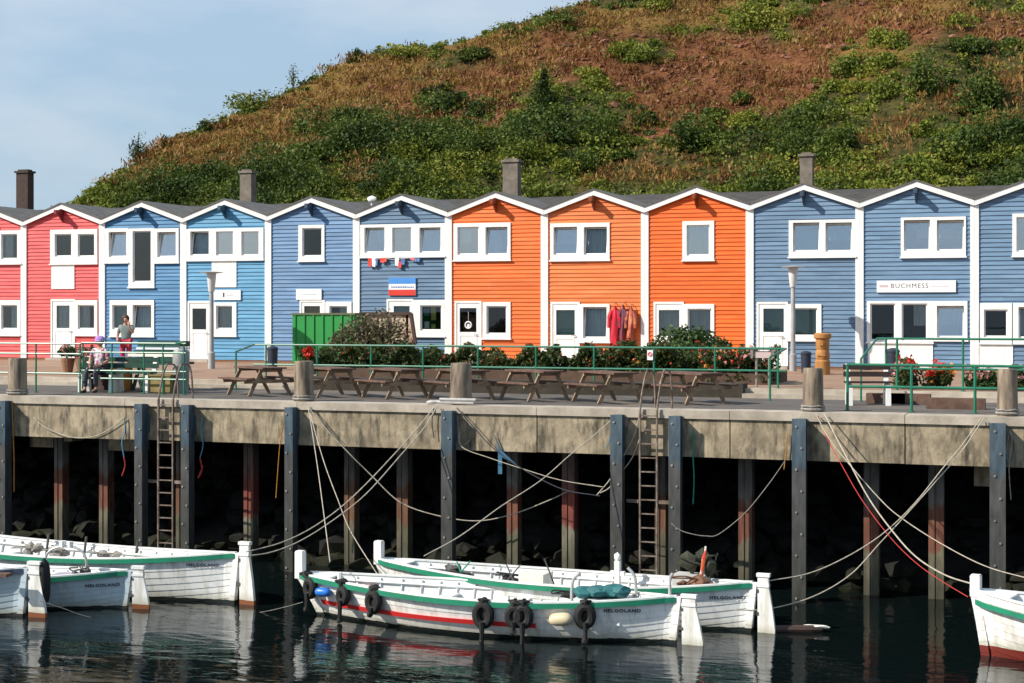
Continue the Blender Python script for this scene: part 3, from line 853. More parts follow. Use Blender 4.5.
# fender piles in front of the quay
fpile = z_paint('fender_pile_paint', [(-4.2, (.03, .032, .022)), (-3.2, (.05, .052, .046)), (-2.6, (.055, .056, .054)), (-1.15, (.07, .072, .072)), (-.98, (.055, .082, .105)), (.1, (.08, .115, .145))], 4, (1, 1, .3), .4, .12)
FP = [(5, .21, 'blue sided fender pile at the far left edge of the quay'), (141.5, .2, 'blue topped fender pile just left of the left quay ladder'), (188, .2, 'blue topped fender pile just right of the left quay ladder'),
      (291.5, .2, 'blue topped fender pile below the second mooring bollard from the left'), (449, .25, 'blue topped fender pile below the bollard with white hose'), (618, .25, 'blue topped fender pile left of the middle quay ladder'),
      (676, .24, 'blue topped fender pile right of the middle quay ladder'), (800, .27, 'blue topped fender pile beside the bollard near the lamp'), (998, .29, 'blue topped fender pile below the rightmost bollard')]
for px, w, lab in FP:
    p = on_ground(px, YQ - .2)
    o = empty('fender_pile', (p.x, YQ - .2, WZ - 1), lab, 'pile', 'fender piles along the quay edge')
    m = MB(); h = -.1
    m.box((p.x - w / 2, YQ - .34, WZ - 2), (p.x + w / 2, YQ - .30, h)); m.box((p.x - w / 2 + .02, YQ - .10, WZ - 2), (p.x + w / 2 - .02, YQ - .06, h - .01))
    m.box((p.x - w / 2 + .04, YQ - .298, WZ - 2), (p.x + w / 2 - .04, YQ - .102, h - .005)); m.box((p.x - .1, YQ - .058, -.75), (p.x + .1, YQ - .002, -.35))
    for k in range(9):
        z = -.25 - k * .42
        m.tube([(p.x + (.05 if k % 2 else -.05), YQ - .335, z), (p.x + (.05 if k % 2 else -.05), YQ - .36, z)], .025, 6, 1)
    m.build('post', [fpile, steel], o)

# bearing piles under the deck
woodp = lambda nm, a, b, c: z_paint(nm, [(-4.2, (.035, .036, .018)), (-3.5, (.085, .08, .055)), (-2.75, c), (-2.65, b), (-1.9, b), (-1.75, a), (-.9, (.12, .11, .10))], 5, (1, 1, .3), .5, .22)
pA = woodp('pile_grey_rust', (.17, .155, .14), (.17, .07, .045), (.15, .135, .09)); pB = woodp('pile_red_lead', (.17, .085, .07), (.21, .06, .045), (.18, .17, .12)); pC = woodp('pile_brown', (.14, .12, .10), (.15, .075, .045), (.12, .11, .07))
BPS = [(58, .25, pA, 'grey bearing pile with rust band, left of its twin'), (103, .26, pA, 'grey bearing pile with red rust band near the left quay ladder'), (248, .27, pB, 'dark red bearing pile above the stern of the long white boat'),
       (349, .28, pC, 'brown bearing pile above the bow of the red striped boat'), (402, .3, pC, 'brown bearing pile above the bow of the rear centre boat'), (512, .28, pA, 'grey bearing pile with rust band below the hanging blue rag'),
       (568, .32, pB, 'red lead painted bearing pile left of the middle quay ladder'), (745, .33, pA, 'grey bearing pile with red band above the stern of the rear centre boat'), (871, .34, pA, 'bearing pile under the crossing ropes, left of two'), (936, .34, pA, 'bearing pile under the crossing ropes, right of two'),
       (660, .26, pC, 'brown bearing pile behind the middle quay ladder'), (180, .26, pC, 'brown bearing pile behind the left quay ladder')]
for px, w, mt, lab in BPS:
    p = on_ground(px, YQ + 1.0); w = w * .86
    m = MB(); m.box((p.x - w / 2, YQ + 1.0, WZ - 1.5), (p.x - w * .09, YQ + 1.3, -.9)); m.box((p.x - w * .06, YQ + 1.02, WZ - 1.5), (p.x + w / 2, YQ + 1.3, -.9))
    m.box((p.x - w * .1, YQ + 1.06, WZ - 1.5), (p.x + .0, YQ + 1.2, -.92))
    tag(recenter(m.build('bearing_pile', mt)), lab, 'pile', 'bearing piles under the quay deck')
for i in range(16):                                # darker second row deep under the deck
    pass

# bollards
for px, wpx, ytop, lab, mt in ((17.5, 19, 358, 'wooden mooring bollard at the left end of the quay', 0), (304, 20, 361, 'wooden mooring bollard in front of the green container', 0), (461, 22, 363, 'wooden mooring bollard with white hose wound at its foot', 0),
                           (813, 21, 368, 'wooden mooring bollard in front of the carved post', 0), (1007.5, 20, 369, 'wooden mooring bollard at the right edge of the quay', 0)):
    p = on_ground(px, YQ + .38); Z = depth_on(px, YQ + .38)
    r = wpx / 2 * Z / F; h = EYE - (ytop - YH) * Z / F
    o = empty('bollard', (p.x, p.y, 0), lab, 'bollard', 'mooring bollards on the quay edge')
    m = MB(); m.lathe([(r, -.02), (r * .985, .3), (r * .97, h * .7), (r * .96, h - .05), (r * .9, h)], (p.x, p.y, 0), 14); m.build('post', bollardwood, o, smooth=True)
    m = MB(); m.tube([(p.x + (r + .012) * math.cos(a * PI / 8), p.y + (r + .012) * math.sin(a * PI / 8), .06) for a in range(16)], .028, 6, closed=True)
    m.tube([(p.x + (r + .012) * math.cos(a * PI / 8), p.y + (r + .012) * math.sin(a * PI / 8), .11 + .01 * (a % 3)) for a in range(16)], .02, 6, closed=True); m.build('rope_turn', roped, o)

# ladders
for pxa, pxb, ytop, ybot, lab in ((158.5, 173, 362, 556, 'rusty steel quay ladder with hand hoops at the left'), (640, 657, 366, 590, 'rusty steel quay ladder with hand hoops in the middle')):
    a = on_ground(pxa, YQ - .12); b = on_ground(pxb, YQ - .12)
    o = empty('quay_ladder', ((a.x + b.x) / 2, YQ - .1, WZ), lab, 'ladder', 'quay ladders')
    zb = WZ - .3
    for p in (a, b):
        m = MB(); m.box((p.x - .016, YQ - .15, zb), (p.x + .016, YQ - .09, .0))
        m.build('side_rail', rustst, o)
        m = MB(); ht = .8
        m.tube(spline([(p.x, YQ - .12, -.02), (p.x + .03, YQ - .06, .35), (p.x + .09, YQ + .05, ht - .05), (p.x + .12, YQ + .18, ht), (p.x + .16, YQ + .34, ht - .07), (p.x + .17, YQ + .42, .4), (p.x + .17, YQ + .45, .0)], 5), .022, 6)
        m.build('hand_hoop', rustst, o)
    k = 0; z = -.12
    while z > zb:
        m = MB(); m.box((a.x + .017, YQ - .14, z - .012), (b.x - .017, YQ - .10, z + .012)); m.build('rung', rustst, o); z -= .285; k += 1
    m = MB(); m.box((b.x + .03, YQ - .13, -1.9), (b.x + .28, YQ - .09, -1.83)); m.box((a.x - .28, YQ - .13, -1.9), (a.x - .03, YQ - .09, -1.83)); m.build('bracket', rustst, o)

# ================================================================== railings
def railing(label, pts, rails, posts_px, r=.025, posts_len=None, base=0.0, extra=(), rear=False):
    """pts: list of (px,Y) along the run; rails: heights; """
    a, b = [on_ground(px, Y, base) for px, Y in pts]
    o = empty('railing', ((a.x + b.x) / 2, (a.y + b.y) / 2, base), label, 'railing')
    for h in rails:
        m = MB(); m.tube([(a.x, a.y, base + h), (b.x, b.y, base + h)], r, 8); m.build('rail', greenrail, o, smooth=True)
    for px in posts_px:
        Y = pts[0][1] + (pts[1][1] - pts[0][1]) * 0
        p = on_ground(px, Y, base)
        m = MB(); m.tube([(p.x, p.y, base), (p.x, p.y, base + rails[0] - .005)], r * 1.05, 8); m.lathe([(.07, 0), (.07, .012)], (p.x, p.y, base + .002), 10); m.build('post', greenrail, o, smooth=True)
    for pl in extra:
        m = MB(); m.tube(pl, r, 8); m.build('stair_rail', greenrail, o, smooth=True)
    return o
Yr = EDGE + .75
f1 = on_ground(236, EDGE - .8); e1 = on_ground(254, Yr)
f2 = on_ground(770, EDGE - .9); e2 = on_ground(786, Yr)
h1 = .93; UPR = UP
railing('long green two bar railing behind the picnic tables', ((254, Yr), (786, Yr)), (h1, .41), (266, 317, 371, 423, 478, 536, 594, 654, 715, 778), base=UP,
        extra=([(e1.x, e1.y, UP + h1), (f1.x, f1.y, .98), (f1.x, f1.y, 0)], [(e2.x, e2.y, UP + h1), (f2.x, f2.y, .98), (f2.x, f2.y, 0)]))
Yl = YQ + 1.6
railing('green multi bar railing at the left end of the quay', ((-60, Yl), (81, Yl)), (1.21, .96, .48), (-40, 36, 80), r=.022)
Y3 = YQ + 1.9
railing('dark green railing round the sitting corner by the left ladder', ((82, Y3), (186, Y3)), (1.23, 1.0, .55, .36), (83, 112, 144, 163, 184), r=.022,
        extra=([(on_ground(176, Y3).x, Y3, 1.23), (on_ground(188, Y3).x, Y3 - .2, 1.27)],))
Y4 = YQ + 1.0
f3 = on_ground(861, Y4 + 3.4)
railing('green two bar railing at the right end of the quay', ((847, Y4), (1120, Y4)), (.93, .49), (847.5, 911.5, 975, 1040), r=.028)
e3 = on_ground(877, Yr)
railing('upper green railing in front of the pale blue hut', ((877, Yr), (1120, Yr)), (1.18, .5), (886, 897, 963, 1030), base=UP, r=.025,
        extra=([(e3.x, e3.y, UP + 1.18), (f3.x, f3.y, .95), (f3.x, f3.y, 0)],))

# ================================================================== street lamps
def lamp(px, Y, ytop, lab):
    p = on_ground(px, Y, UP); Z = depth_on(px, Y); h = EYE - (ytop - YH) * Z / F - UP
    o = empty('street_lamp', (p.x, p.y, UP), lab, 'street lamp', 'post top street lamps')
    c = (p.x, p.y, UP)
    m = MB(); m.lathe([(.11, 0), (.11, .5), (.075, .54), (.065, h - .66), (.06, h - .64)], c, 12); m.build('pole', pm('lamp_pole_' + str(int(px)), (.36, .36, .36), (.27, .27, .27), 3, rough=.5), o, smooth=True)
    m = MB(); m.lathe([(.085, h - .645), (.10, h - .6), (.15, h - .1), (.15, h - .06)], c, 14); m.build('globe', pm('lamp_globe' + str(int(px)), (.62, .62, .6), (.55, .55, .54), 3, rough=.3), o, smooth=True)
    m = MB(); m.lathe([(.20, h - .058), (.36, h - .035), (.37, h - .02), (.16, h), (.02, h + .01)], c, 18); m.build('cap', pm('lamp_cap' + str(int(px)), (.5, .5, .5), (.42, .42, .42), 3, rough=.45), o, smooth=True)
lamp(211.5, 44.2, 271.5, 'grey street lamp in front of the sky blue hut')
lamp(793, 48.35, 266, 'grey street lamp in front of the grey blue hut')

# ================================================================== picnic tables
def picnic():
    o = empty('picnic_table', (0, 0, 0), cat='picnic table', group='picnic tables along the quay')
    m = MB()
    for k in range(5): m.box((-.36 + k * .147, -.85, .70), (-.36 + k * .147 + .135, .85, .74))
    m.build('table_top', tablewood, o, world=False)
    for s in (-1, 1):
        m = MB()
        for k in range(2): m.box((s * .70 - .14 + k * .145, -.85, .425), (s * .70 - .14 + k * .145 + .135, .85, .462))
        m.build('seat', tablewood, o, world=False)
    for y in (-.62, .62):
        m = MB(); m.box((-.80, y - .022, .335), (.80, y + .022, .424)); m.box((-.34, y - .022, .62), (.34, y + .022, .699))
        m.build('crossbar', legwood, o, world=False)
        for s in (-1, 1):
            m = MB(); m.bar((s * .24, y + .045, .70), (s * .62, y + .045, .0), .042, .095, up=(1, 0, 0)); m.build('leg', legwood, o, world=False)
    return o
proto = picnic(); first = True
TB = [(260, 'wooden picnic table left of the second bollard', 4), (331, 'picnic table just right of the bollard under the green container', -3), (396, 'picnic table in front of the slate blue hut', 3), (462, 'picnic table behind the hose wrapped bollard', -2),
      (535, 'picnic table in front of the orange hut wreath door', 3), (608, 'picnic table just left of the middle ladder', -4), (690, 'picnic table in front of the round green bush', 2)]
for px, lab, a in TB:
    o = proto if first else copy_tree(proto); first = False; o.scale = (.88, .88, .92)
    p = on_ground(px, YQ + 2.3 + random.uniform(-.15, .15)); o.location = p; o.rotation_euler.z = R(52 + a); o['label'] = lab
# ================================================================== plants on the promenade
green_d = leaf_mat('hedge_leaf', [(0, (.014, .026, .007)), (.5, (.035, .058, .014)), (.8, (.08, .10, .026)), (1, (.14, .10, .04))])
green_b = leaf_mat('bush_leaf_green', [(0, (.015, .035, .010)), (.5, (.035, .075, .018)), (1, (.09, .14, .04))])
brown_b = leaf_mat('bush_leaf_bronze', [(0, (.035, .033, .018)), (.4, (.11, .10, .05)), (.75, (.22, .19, .12)), (1, (.32, .22, .18))])
redfl = leaf_mat('red_petal', [(0, (.45, .02, .015)), (.6, (.62, .05, .025)), (1, (.7, .14, .10))], trans=.2)
pinkfl = leaf_mat('pink_petal', [(0, (.6, .16, .15)), (.6, (.7, .35, .33)), (1, (.75, .55, .5))], trans=.2)
orfl = leaf_mat('orange_petal', [(0, (.6, .14, .02)), (1, (.7, .3, .05))], trans=.2)
stemm = pm('plant_stem', (.07, .05, .03), (.05, .035, .02), 5, rough=.9)

def bush(name, lab, cat, c, rad, n, leaf, mat, lump=9, stems=5, group=None, flowers=None, fname='flower', hedge=False):
    o = empty(name, c, lab, cat, group)
    if hedge:
        n = int(n * 1.3); hx = RNG.uniform(-1, 1, n); hy = RNG.uniform(-1, 1, n)
        top = .72 + .18 * np.sin(hx * rad[0] * 3.1 + c[0]) + .16 * np.sin(hx * rad[0] * 7.3 + hy * 2 + c[0] * 2) + RNG.normal(0, .07, n)
        P_ = np.stack([hx * rad[0], hy * rad[1], rad[2] * top * np.where(RNG.random(n) < .6, RNG.uniform(.86, 1.05, n), RNG.random(n))], 1)
    else: P_ = crown_points(n, rad, lump)
    P_[:, 2] += .08
    V, Fq = leaf_quads(P_, RNG.uniform(.7, 1.3, n) * leaf)
    VS = [V]; FS = [Fq]; MI = [np.zeros(len(Fq), int)]; ML = [mat]; n0 = len(V)
    m = MB()
    for k in range(stems):
        a = RNG.uniform(0, 6.28); e = Vector((math.cos(a) * rad[0] * .5, math.sin(a) * rad[1] * .5, rad[2] * .6))
        m.tube([(e.x * .1, e.y * .1, -.02), tuple(e * .5), tuple(e)], [.025, .018, .008], 5)
    m.build('stem', stemm, o, world=False)
    if flowers:
        for mt, nf, sz in flowers:
            q = crown_points(nf * 5, rad, lump) if not hedge else P_[RNG.integers(0, n, nf * 5)]; q[:, 2] += .1 if not hedge else .03
            q = q[np.argsort(-(q[:, 2] / rad[2] - q[:, 1] / rad[1] * .6))[:nf]]
            q = np.repeat(q, 4, 0) + RNG.normal(size=(nf * 4, 3)) * sz * .35
            V, Fq = leaf_quads(q, np.full(len(q), sz))
            ML.append(mt); VS.append(V); FS.append(Fq + n0); MI.append(np.full(len(Fq), len(ML) - 1)); n0 += len(V)
    f = big_mesh('foliage', np.concatenate(VS), np.concatenate(FS), ML, np.concatenate(MI)); f.parent = o
    return o

def pxbush(px, Y, ytop, wpx, base=UP):
    p = on_ground(px, Y, base); Z = depth_on(px, Y)
    return p, wpx / 2 * Z / F, EYE - (ytop - YH) * Z / F - base

c, w, h = pxbush(368, 43.5, 316, 96); bush('bush', 'big bronze leaved bush in front of the green container', 'bush', c, (w * 1.2, 1.0, h * 1.04), 6500, .085, brown_b, 16)
c, w, h = pxbush(693, 44.5, 325, 74); bush('bush', 'round dark green bush in front of the vivid orange hut', 'bush', c, (w * 1.17, .95, h * 1.04), 5600, .085, green_b, 16)
hd = [(342, 76, 349, 0, 'low hedge bed at the left under the bronze bush'), (412, 104, 350, 0, 'low clipped hedge in front of the slate blue hut'), (500, 112, 351, 1, 'low hedge with small flowers in front of the wreath door hut'),
      (580, 96, 351, 0, 'low hedge in front of the hanging coats'), (634, 56, 348, 2, 'reddish flowering bed between the coats and the round bush'), (684, 70, 350, 0, 'low hedge below the round green bush'), (728, 50, 347, 3, 'red and pink flower bed at the right of the round bush'), (756, 40, 347, 4, 'pale pink flower bed at the end of the long railing')]
for px, wp, yt, k, lab in hd:
    c, w, h = pxbush(px, 40.2 if k < 3 else 39.6, yt, wp)
    fl = {0: [(redfl, 22, .04)], 1: [(redfl, 24, .04), (pinkfl, 24, .04)], 2: [(orfl, 22, .05), (redfl, 20, .05)], 3: [(redfl, 40, .06), (orfl, 24, .05), (pinkfl, 26, .06)], 4: [(pinkfl, 70, .06), (redfl, 24, .05)]}[k]
    bush('flower_bed' if k > 1 else 'hedge', lab, 'flower bed' if k > 1 else 'hedge', c, (w, .75, h), int(wp * 55), .075, green_d, int(8 + wp / 6), 6, flowers=fl, hedge=True)
    m = MB()
for a, b in ((318, 770),):
    m = MB(); pa = on_ground(a, 39.0, UP); pb = on_ground(b, 39.0, UP); m.box((pa.x, 38.9, UP + .002), (pb.x, 39.1, UP + .28)); m.box((pa.x, 41.2, UP + .002), (pb.x, 41.4, UP + .28))
    m.box((pa.x, 39.1, UP + .002), (pa.x + .2, 41.2, UP + .28)); m.box((pb.x - .2, 39.1, UP + .002), (pb.x, 41.2, UP + .28)); m.box((pa.x + .2, 39.1, UP + .003), (pb.x - .2, 41.2, UP + .2))
    tag(recenter(m.build('planter_kerb', pm('planter_earth_brick', (.10, .06, .04), (.06, .04, .028), 5, rough=.9))), 'low brown kerb round the hedge bed behind the long railing', 'planter')
# flower tub on the post under the container, tubs on the right
c, w, h = pxbush(310, 39.2, 349, 20); bush('flower_tub', 'small tub of red geraniums beside the green container', 'flower tub', Vector((c.x, c.y, UP + .3)), (w, .25, h - .3), 260, .06, green_b, 6, 3, flowers=[(redfl, 40, .07)])
for px, wp, yt, k, lab in ((905, 30, 360, 0, 'flower bed with tall pink blooms near the dark shop panes'), (940, 44, 367, 1, 'bed of red and orange flowers below the upper railing'), (978, 40, 369, 2, 'green leafy bed with white blooms near the right bollard'), (1016, 30, 368, 3, 'green flower bed at the right edge of the frame')):
    c, w, h = pxbush(px, 38.3, yt, wp)
    fl = [[(pinkfl, 60, .07), (redfl, 40, .07)], [(redfl, 36, .07), (orfl, 30, .06)], [(pinkfl, 40, .05)], [(pinkfl, 36, .05)]][k]
    bush('flower_bed', lab, 'flower bed', c, (w, .5, h), 900, .075, green_d if k % 2 else green_b, 8, 5, flowers=fl)
# potted plants by the red hut door
for px, yt, wp, lab in ((68, 344, 22, 'dark green potted plant at the red hut door'), (82, 350, 14, 'smaller flowering potted plant right of the red hut door')):
    c, w, h = pxbush(px, 40, yt, wp)
    o = bush('potted_plant', lab, 'potted plant', Vector((c.x, c.y, UP + .42)), (w, .28, h - .45), 420, .075, green_b, 7, 3, flowers=[(pinkfl, 40, .04)])
    m = MB(); m.lathe([(.13, -.41), (.19, -.1), (.2, 0), (.17, 0), (.16, -.05)], tuple(o.location), 12); m.build('pot', plinth, o)

c, w, h = pxbush(89, YQ + 2.9, 348, 17, 0)
o = bush('potted_plant', 'pink flowering plant in a tub beside the person in a lilac cap', 'potted plant', Vector((c.x, c.y, .4)), (w, .28, h - .42), 520, .07, green_b, 7, 3, flowers=[(pinkfl, 50, .05)])
m = MB(); m.lathe([(.16, -.395), (.2, -.1), (.22, 0), (.18, 0), (.17, -.05)], tuple(o.location), 12); m.build('pot', darkwood, o)
c = on_ground(108, YQ + 3.3); m = MB(); m.box((c.x - .45, c.y, .004), (c.x + .4, c.y + .5, .62)); m.box((c.x - .48, c.y - .02, .62), (c.x + .43, c.y + .52, .67)); tag(recenter(m.build('bench_dark_box', darkwood)), 'added dark box standing for the darkness under the white legged benches', 'dark box')  # added box, its dark colour stands for the shade under the bench
# timber sleepers lying on the promenade at the right
for pa, pb, y0, lab in ((866, 905, 399, 'brown timber block lying below the dark bench'), (926, 985, 403, 'long brown timber beam lying near the right bollard'), (885, 930, 396, 'brown timber beam behind the front green railing')):
    Y = YQ + 2.2 + (y0 < 400) * 1.5
    a = on_ground(pa, Y); b = on_ground(pb, Y); m = MB(); m.box((a.x, Y, .004), (b.x, Y + .3, .22)); tag(recenter(m.build('timber_beam', tablewood)), lab, 'timber')

# green container behind the bronze bush
a = at_y(292.5, 313, 46.0); b = at_y(354, 313, 46.0)
o = empty('waste_container', ((a.x + b.x) / 2, 46.8, UP), 'large green steel container half hidden by the bronze bush', 'container')
m = MB(); m.box((a.x, 46, UP + .12), (b.x, 47.6, a.z - .06))
for k in range(0): pass
m.build('body', skipg, o)
m = MB(); m.box((a.x - .03, 45.96, a.z - .058), (b.x + .03, 47.64, a.z)); m.build('rim', pm('container_rim', (.12, .13, .07), (.09, .1, .05), 3), o)
m = MB()
for k in range(7):
    x = a.x + .1 + k * (b.x - a.x - .2) / 6; m.box((x - .025, 45.965, UP + .14), (x + .025, 45.998, a.z - .07))
m.build('rib', skipg, o)
m = MB(); m.box((a.x + .1, 46.1, UP + .002), (a.x + .3, 47.5, UP + .118)); m.box((b.x - .3, 46.1, UP + .002), (b.x - .1, 47.5, UP + .118)); m.build('skid', darkwood, o)

# framed notice board leaning beside the slate hut
Yb = 46.8
p = [at_y(x, y, Yb) for x, y in ((360, 313.5), (411, 313.5), (415.5, 344), (360, 344))]
o = empty('menu_board', ((p[0].x + p[1].x) / 2, Yb, UP), 'dark framed board with pale panels in front of the slate blue hut', 'board')
m = MB()
for i in range(4): m.bar(p[i], p[(i + 1) % 4], .09, .12, up=(0, 1, 0))
mid = (p[0].lerp(p[1], .55)); mid2 = p[3].lerp(p[2], .55); m.bar(mid, mid2, .06, .1, up=(0, 1, 0))
m.bar((p[0].x + .15, Yb + .06, UP), (p[0].x + .15, Yb + .06, p[0].z), .08, .08); m.bar((p[2].x - .3, Yb + .06, UP), (p[2].x - .3, Yb + .06, p[1].z), .08, .08)
m.build('frame', darkwood, o)
m = MB(); m.prism([p[3] + Vector((0, .02, 0)), p[2] + Vector((0, .02, 0)), p[1] + Vector((0, .02, 0)), p[0] + Vector((0, .02, 0))], (0, .02, 0)); m.build('panel', pm('board_panel', (.55, .45, .36), (.42, .30, .2), 2.5, c3=(.2, .1, .08), scale3=3, lo3=.5, hi3=.65, rough=.7), o)

# carved wooden post
c = on_ground(822.5, 46.0, UP); Z = depth_on(822.5, 46.0)
o = empty('carved_post', c, 'orange brown carved wooden post beside the grey blue hut', 'carved post')
hh = EYE - (333 - YH) * Z / F - UP; r = 8 * Z / F
m = MB(); m.lathe([(r * .95, 0), (r * .97, hh * .32), (r * .8, hh * .36), (r * .92, hh * .42), (r * .86, hh * .55), (r * .74, hh * .6), (r * .84, hh * .64), (r * .86, hh * .86)], tuple(c), 14); m.build('shaft', carved, o, smooth=True)
m = MB(); m.lathe([(r * .95, hh * .862), (r * 1.1, hh * .88), (r * 1.1, hh * .97), (r * .9, hh)], tuple(c), 14); m.build('capital', carved, o, smooth=True)
m = MB(); m.box((c.x - .05, c.y - r * .98, c.z + hh * .7), (c.x + .05, c.y - r * .8, c.z + hh * .78)); m.box((c.x - .11, c.y - r * .99, c.z + hh * .45), (c.x + .11, c.y - r * .82, c.z + hh * .48)); m.build('carving', carved, o)

# litter bins
for px, yt, wpx, Y, lab in ((272.5, 346, 11, 44.0, 'dark navy litter bin at the corner of the sky blue and periwinkle huts'), (806, 351, 11, 46.6, 'dark navy litter bin between street lamp and carved post'), (893, 348, 13, 45.0, 'dark litter bin behind the upper railing of the pale blue hut')):
    c = on_ground(px, Y, UP); Z = depth_on(px, Y); w = wpx / 2 * Z / F; hh = EYE - (yt - YH) * Z / F - UP
    o = empty('litter_bin', c, lab, 'litter bin', 'dark litter bins')
    m = MB(); m.lathe([(w * .85, .02), (w * .98, hh * .85)], tuple(c), 14); m.build('body', binm, o, smooth=True)
    m = MB(); m.lathe([(w * 1.04, hh * .852), (w * 1.06, hh * .9), (w * .8, hh * .97), (w * .3, hh)], tuple(c), 14); m.build('lid', binm, o, smooth=True)
    m = MB(); m.tube([(c.x, c.y, c.z), (c.x, c.y, c.z + .05)], w * .5, 8); m.build('foot', blackm, o)

# mailbox-like rack at the railing's right end
a = at_y(752, 348.5, 37.9); b = at_y(773, 358, 37.9)
o = empty('information_rack', ((a.x + b.x) / 2, 37.9, UP), 'grey framed sign rack at the right end of the long railing', 'sign rack')
m = MB()
for q in ((a.x, a.z, b.x, a.z), (a.x, a.z, a.x, b.z), (b.x, a.z, b.x, b.z)): m.bar((q[0], 37.9, q[1]), (q[2], 37.9, q[3]), .06, .07, up=(0, 1, 0))
m.build('frame', steel, o)
m = MB(); m.box((a.x + .06, 37.91, b.z + .0), (b.x - .06, 37.93, a.z - .06)); m.build('panel', pm('faded_pink_panel', (.55, .42, .4), (.5, .4, .38), 3, rough=.6), o)
m = MB(); m.tube([(a.x + .1, 37.95, UP), (a.x + .1, 37.95, a.z - .05)], .03, 8); m.tube([(b.x - .1, 37.95, UP), (b.x - .1, 37.95, a.z - .05)], .03, 8); m.build('leg', steel, o)

# small round sign on the railing near the ladder
c = at_y(650, 355.5, Yr - .06); m = MB(); m.box((c.x - .07, c.y, c.z - .11), (c.x + .07, c.y + .012, c.z + .13)); rt = m.build('railing_sign', signw)
m = MB(); m.tube([(c.x + .045 * math.cos(k * PI / 7), c.y - .004, c.z + .03 + .045 * math.sin(k * PI / 7)) for k in range(14)], .011, 5, closed=True); m.bar((c.x - .03, c.y - .004, c.z + .06), (c.x + .03, c.y - .004, c.z), .012, .012); s_ = m.build('symbol', inkr)
for q in (rt, s_):
    for v in q.data.vertices: v.co -= c
rt.location = c; s_.parent = rt
tag(rt, 'small white prohibition sign on the railing above the middle ladder', 'sign')

# garments hung outside the salmon hut
def garment(px0, px1, y0, y1, mat, lab, sl=True):
    a = at_y(px0, y0, YF - .16); b = at_y(px1, y1, YF - .16); cx = (a.x + b.x) / 2; w = (b.x - a.x) / 2; H = a.z - b.z
    o = empty('hanging_coat', (cx, YF - .16, b.z), lab, 'coat', 'coats hung outside the salmon orange hut')
    m = MB(); seg = 14; rows = [(0, .16), (.06, .38), (.14, .8), (.3, .86), (.55, .82), (.8, .9), (1, 1.0)]
    rr = random.Random(int(px0)); n = len(m.v)
    for t, k in rows:
        for s in range(seg):
            an = 2 * PI * s / seg; fold = 1 + .14 * math.sin(an * 4 + t * 5 + px0)
            m.v.append((cx + math.cos(an) * w * k * .8 * fold + .03 * math.sin(t * 6), YF - .16 + math.sin(an) * .085 * (.6 + .6 * k) * fold, a.z - t * H + .02 * math.sin(an * 3)))
    for i in range(len(rows) - 1):
        for s in range(seg):
            q = (s + 1) % seg; m.f.append((n + i * seg + s, n + (i + 1) * seg + s, n + (i + 1) * seg + q, n + i * seg + q)); m.m.append(0)
    m.build('body', mat, o, smooth=True)
    if sl:
        for sg in (-1, 1):
            m = MB(); m.tube(spline([(cx + sg * w * .55, YF - .17, a.z - H * .12), (cx + sg * w * .95, YF - .19, a.z - H * .3), (cx + sg * w * 1.05, YF - .2, a.z - H * .56)], 4), [.075] * 5 + [.06] * 3 + [.055], 8); m.build('sleeve', mat, o, smooth=True)
    m = MB(); m.tube([(cx, YF - .16, a.z - .01), (cx, YF - .16, a.z + .08), (cx, YF - .02, a.z + .1)], .012, 6); m.build('hook', steel, o)
garment(609.5, 620, 306, 345, pm('red_oilskin', (.62, .025, .05), (.5, .02, .04), 4, rough=.4), 'long red oilskin coat hung outside the salmon orange hut')
garment(619.5, 626.5, 305, 343, pm('navy_coat', (.05, .035, .06), (.22, .03, .05), 3, rough=.6), 'dark navy and red coat hung between two brighter coats')
garment(626.5, 635.5, 307, 345, pm('rust_coat', (.45, .10, .05), (.3, .05, .035), 4, rough=.6, c3=(.6, .25, .12), scale3=3), 'rust orange coat hung rightmost of the three')

# ================================================================== benches with white legs
slat_g = pm('dark_green_slat', (.012, .045, .03), (.02, .07, .05), 4, rough=.5); slat_k = pm('dark_slat', (.02, .016, .016), (.05, .025, .022), 4, rough=.6)
def bench(px, Y, lab, mat, rz, w=.75, base=0.0):
    p = on_ground(px, Y, base)
    o = empty('bench', p, lab, 'bench', 'white legged slatted benches', rz)
    for s in (-1, 1):
        m = MB(); x = s * w * .8
        m.prism([(x - .05, -.27, .0), (x - .05, -.16, .0), (x - .05, -.12, .38), (x - .05, .10, .38), (x - .05, .16, 0), (x - .05, .28, 0), (x - .05, .22, .45), (x - .05, .34, .86), (x - .05, .25, .88), (x - .05, .15, .47), (x - .05, -.24, .44)], (.1, 0, 0))
        m.build('leg', white, o, world=False)
    m = MB()
    for k in range(3): m.box((-w, -.26 + k * .135, .475), (w, -.15 + k * .135, .51))
    m.build('seat', mat, o, world=False)
    m = MB()
    for k in range(2): m.box((-w, .165 + k * .05, .60 + k * .15), (w, .20 + k * .05, .71 + k * .15))
    m.build('backrest', mat, o, world=False)
    return o
bench(101, YQ + 1.1 + 1.3, 'white legged bench with seated person in a lilac cap', slat_g, R(8), .55)
bench(133, YQ + 2.4, 'white legged bench in the sitting corner, right of the person in a lilac cap', slat_g, R(5), .6)
bench(868, YQ + 3.1, 'white legged bench with dark slats behind the right railing', slat_k, R(14), .5)
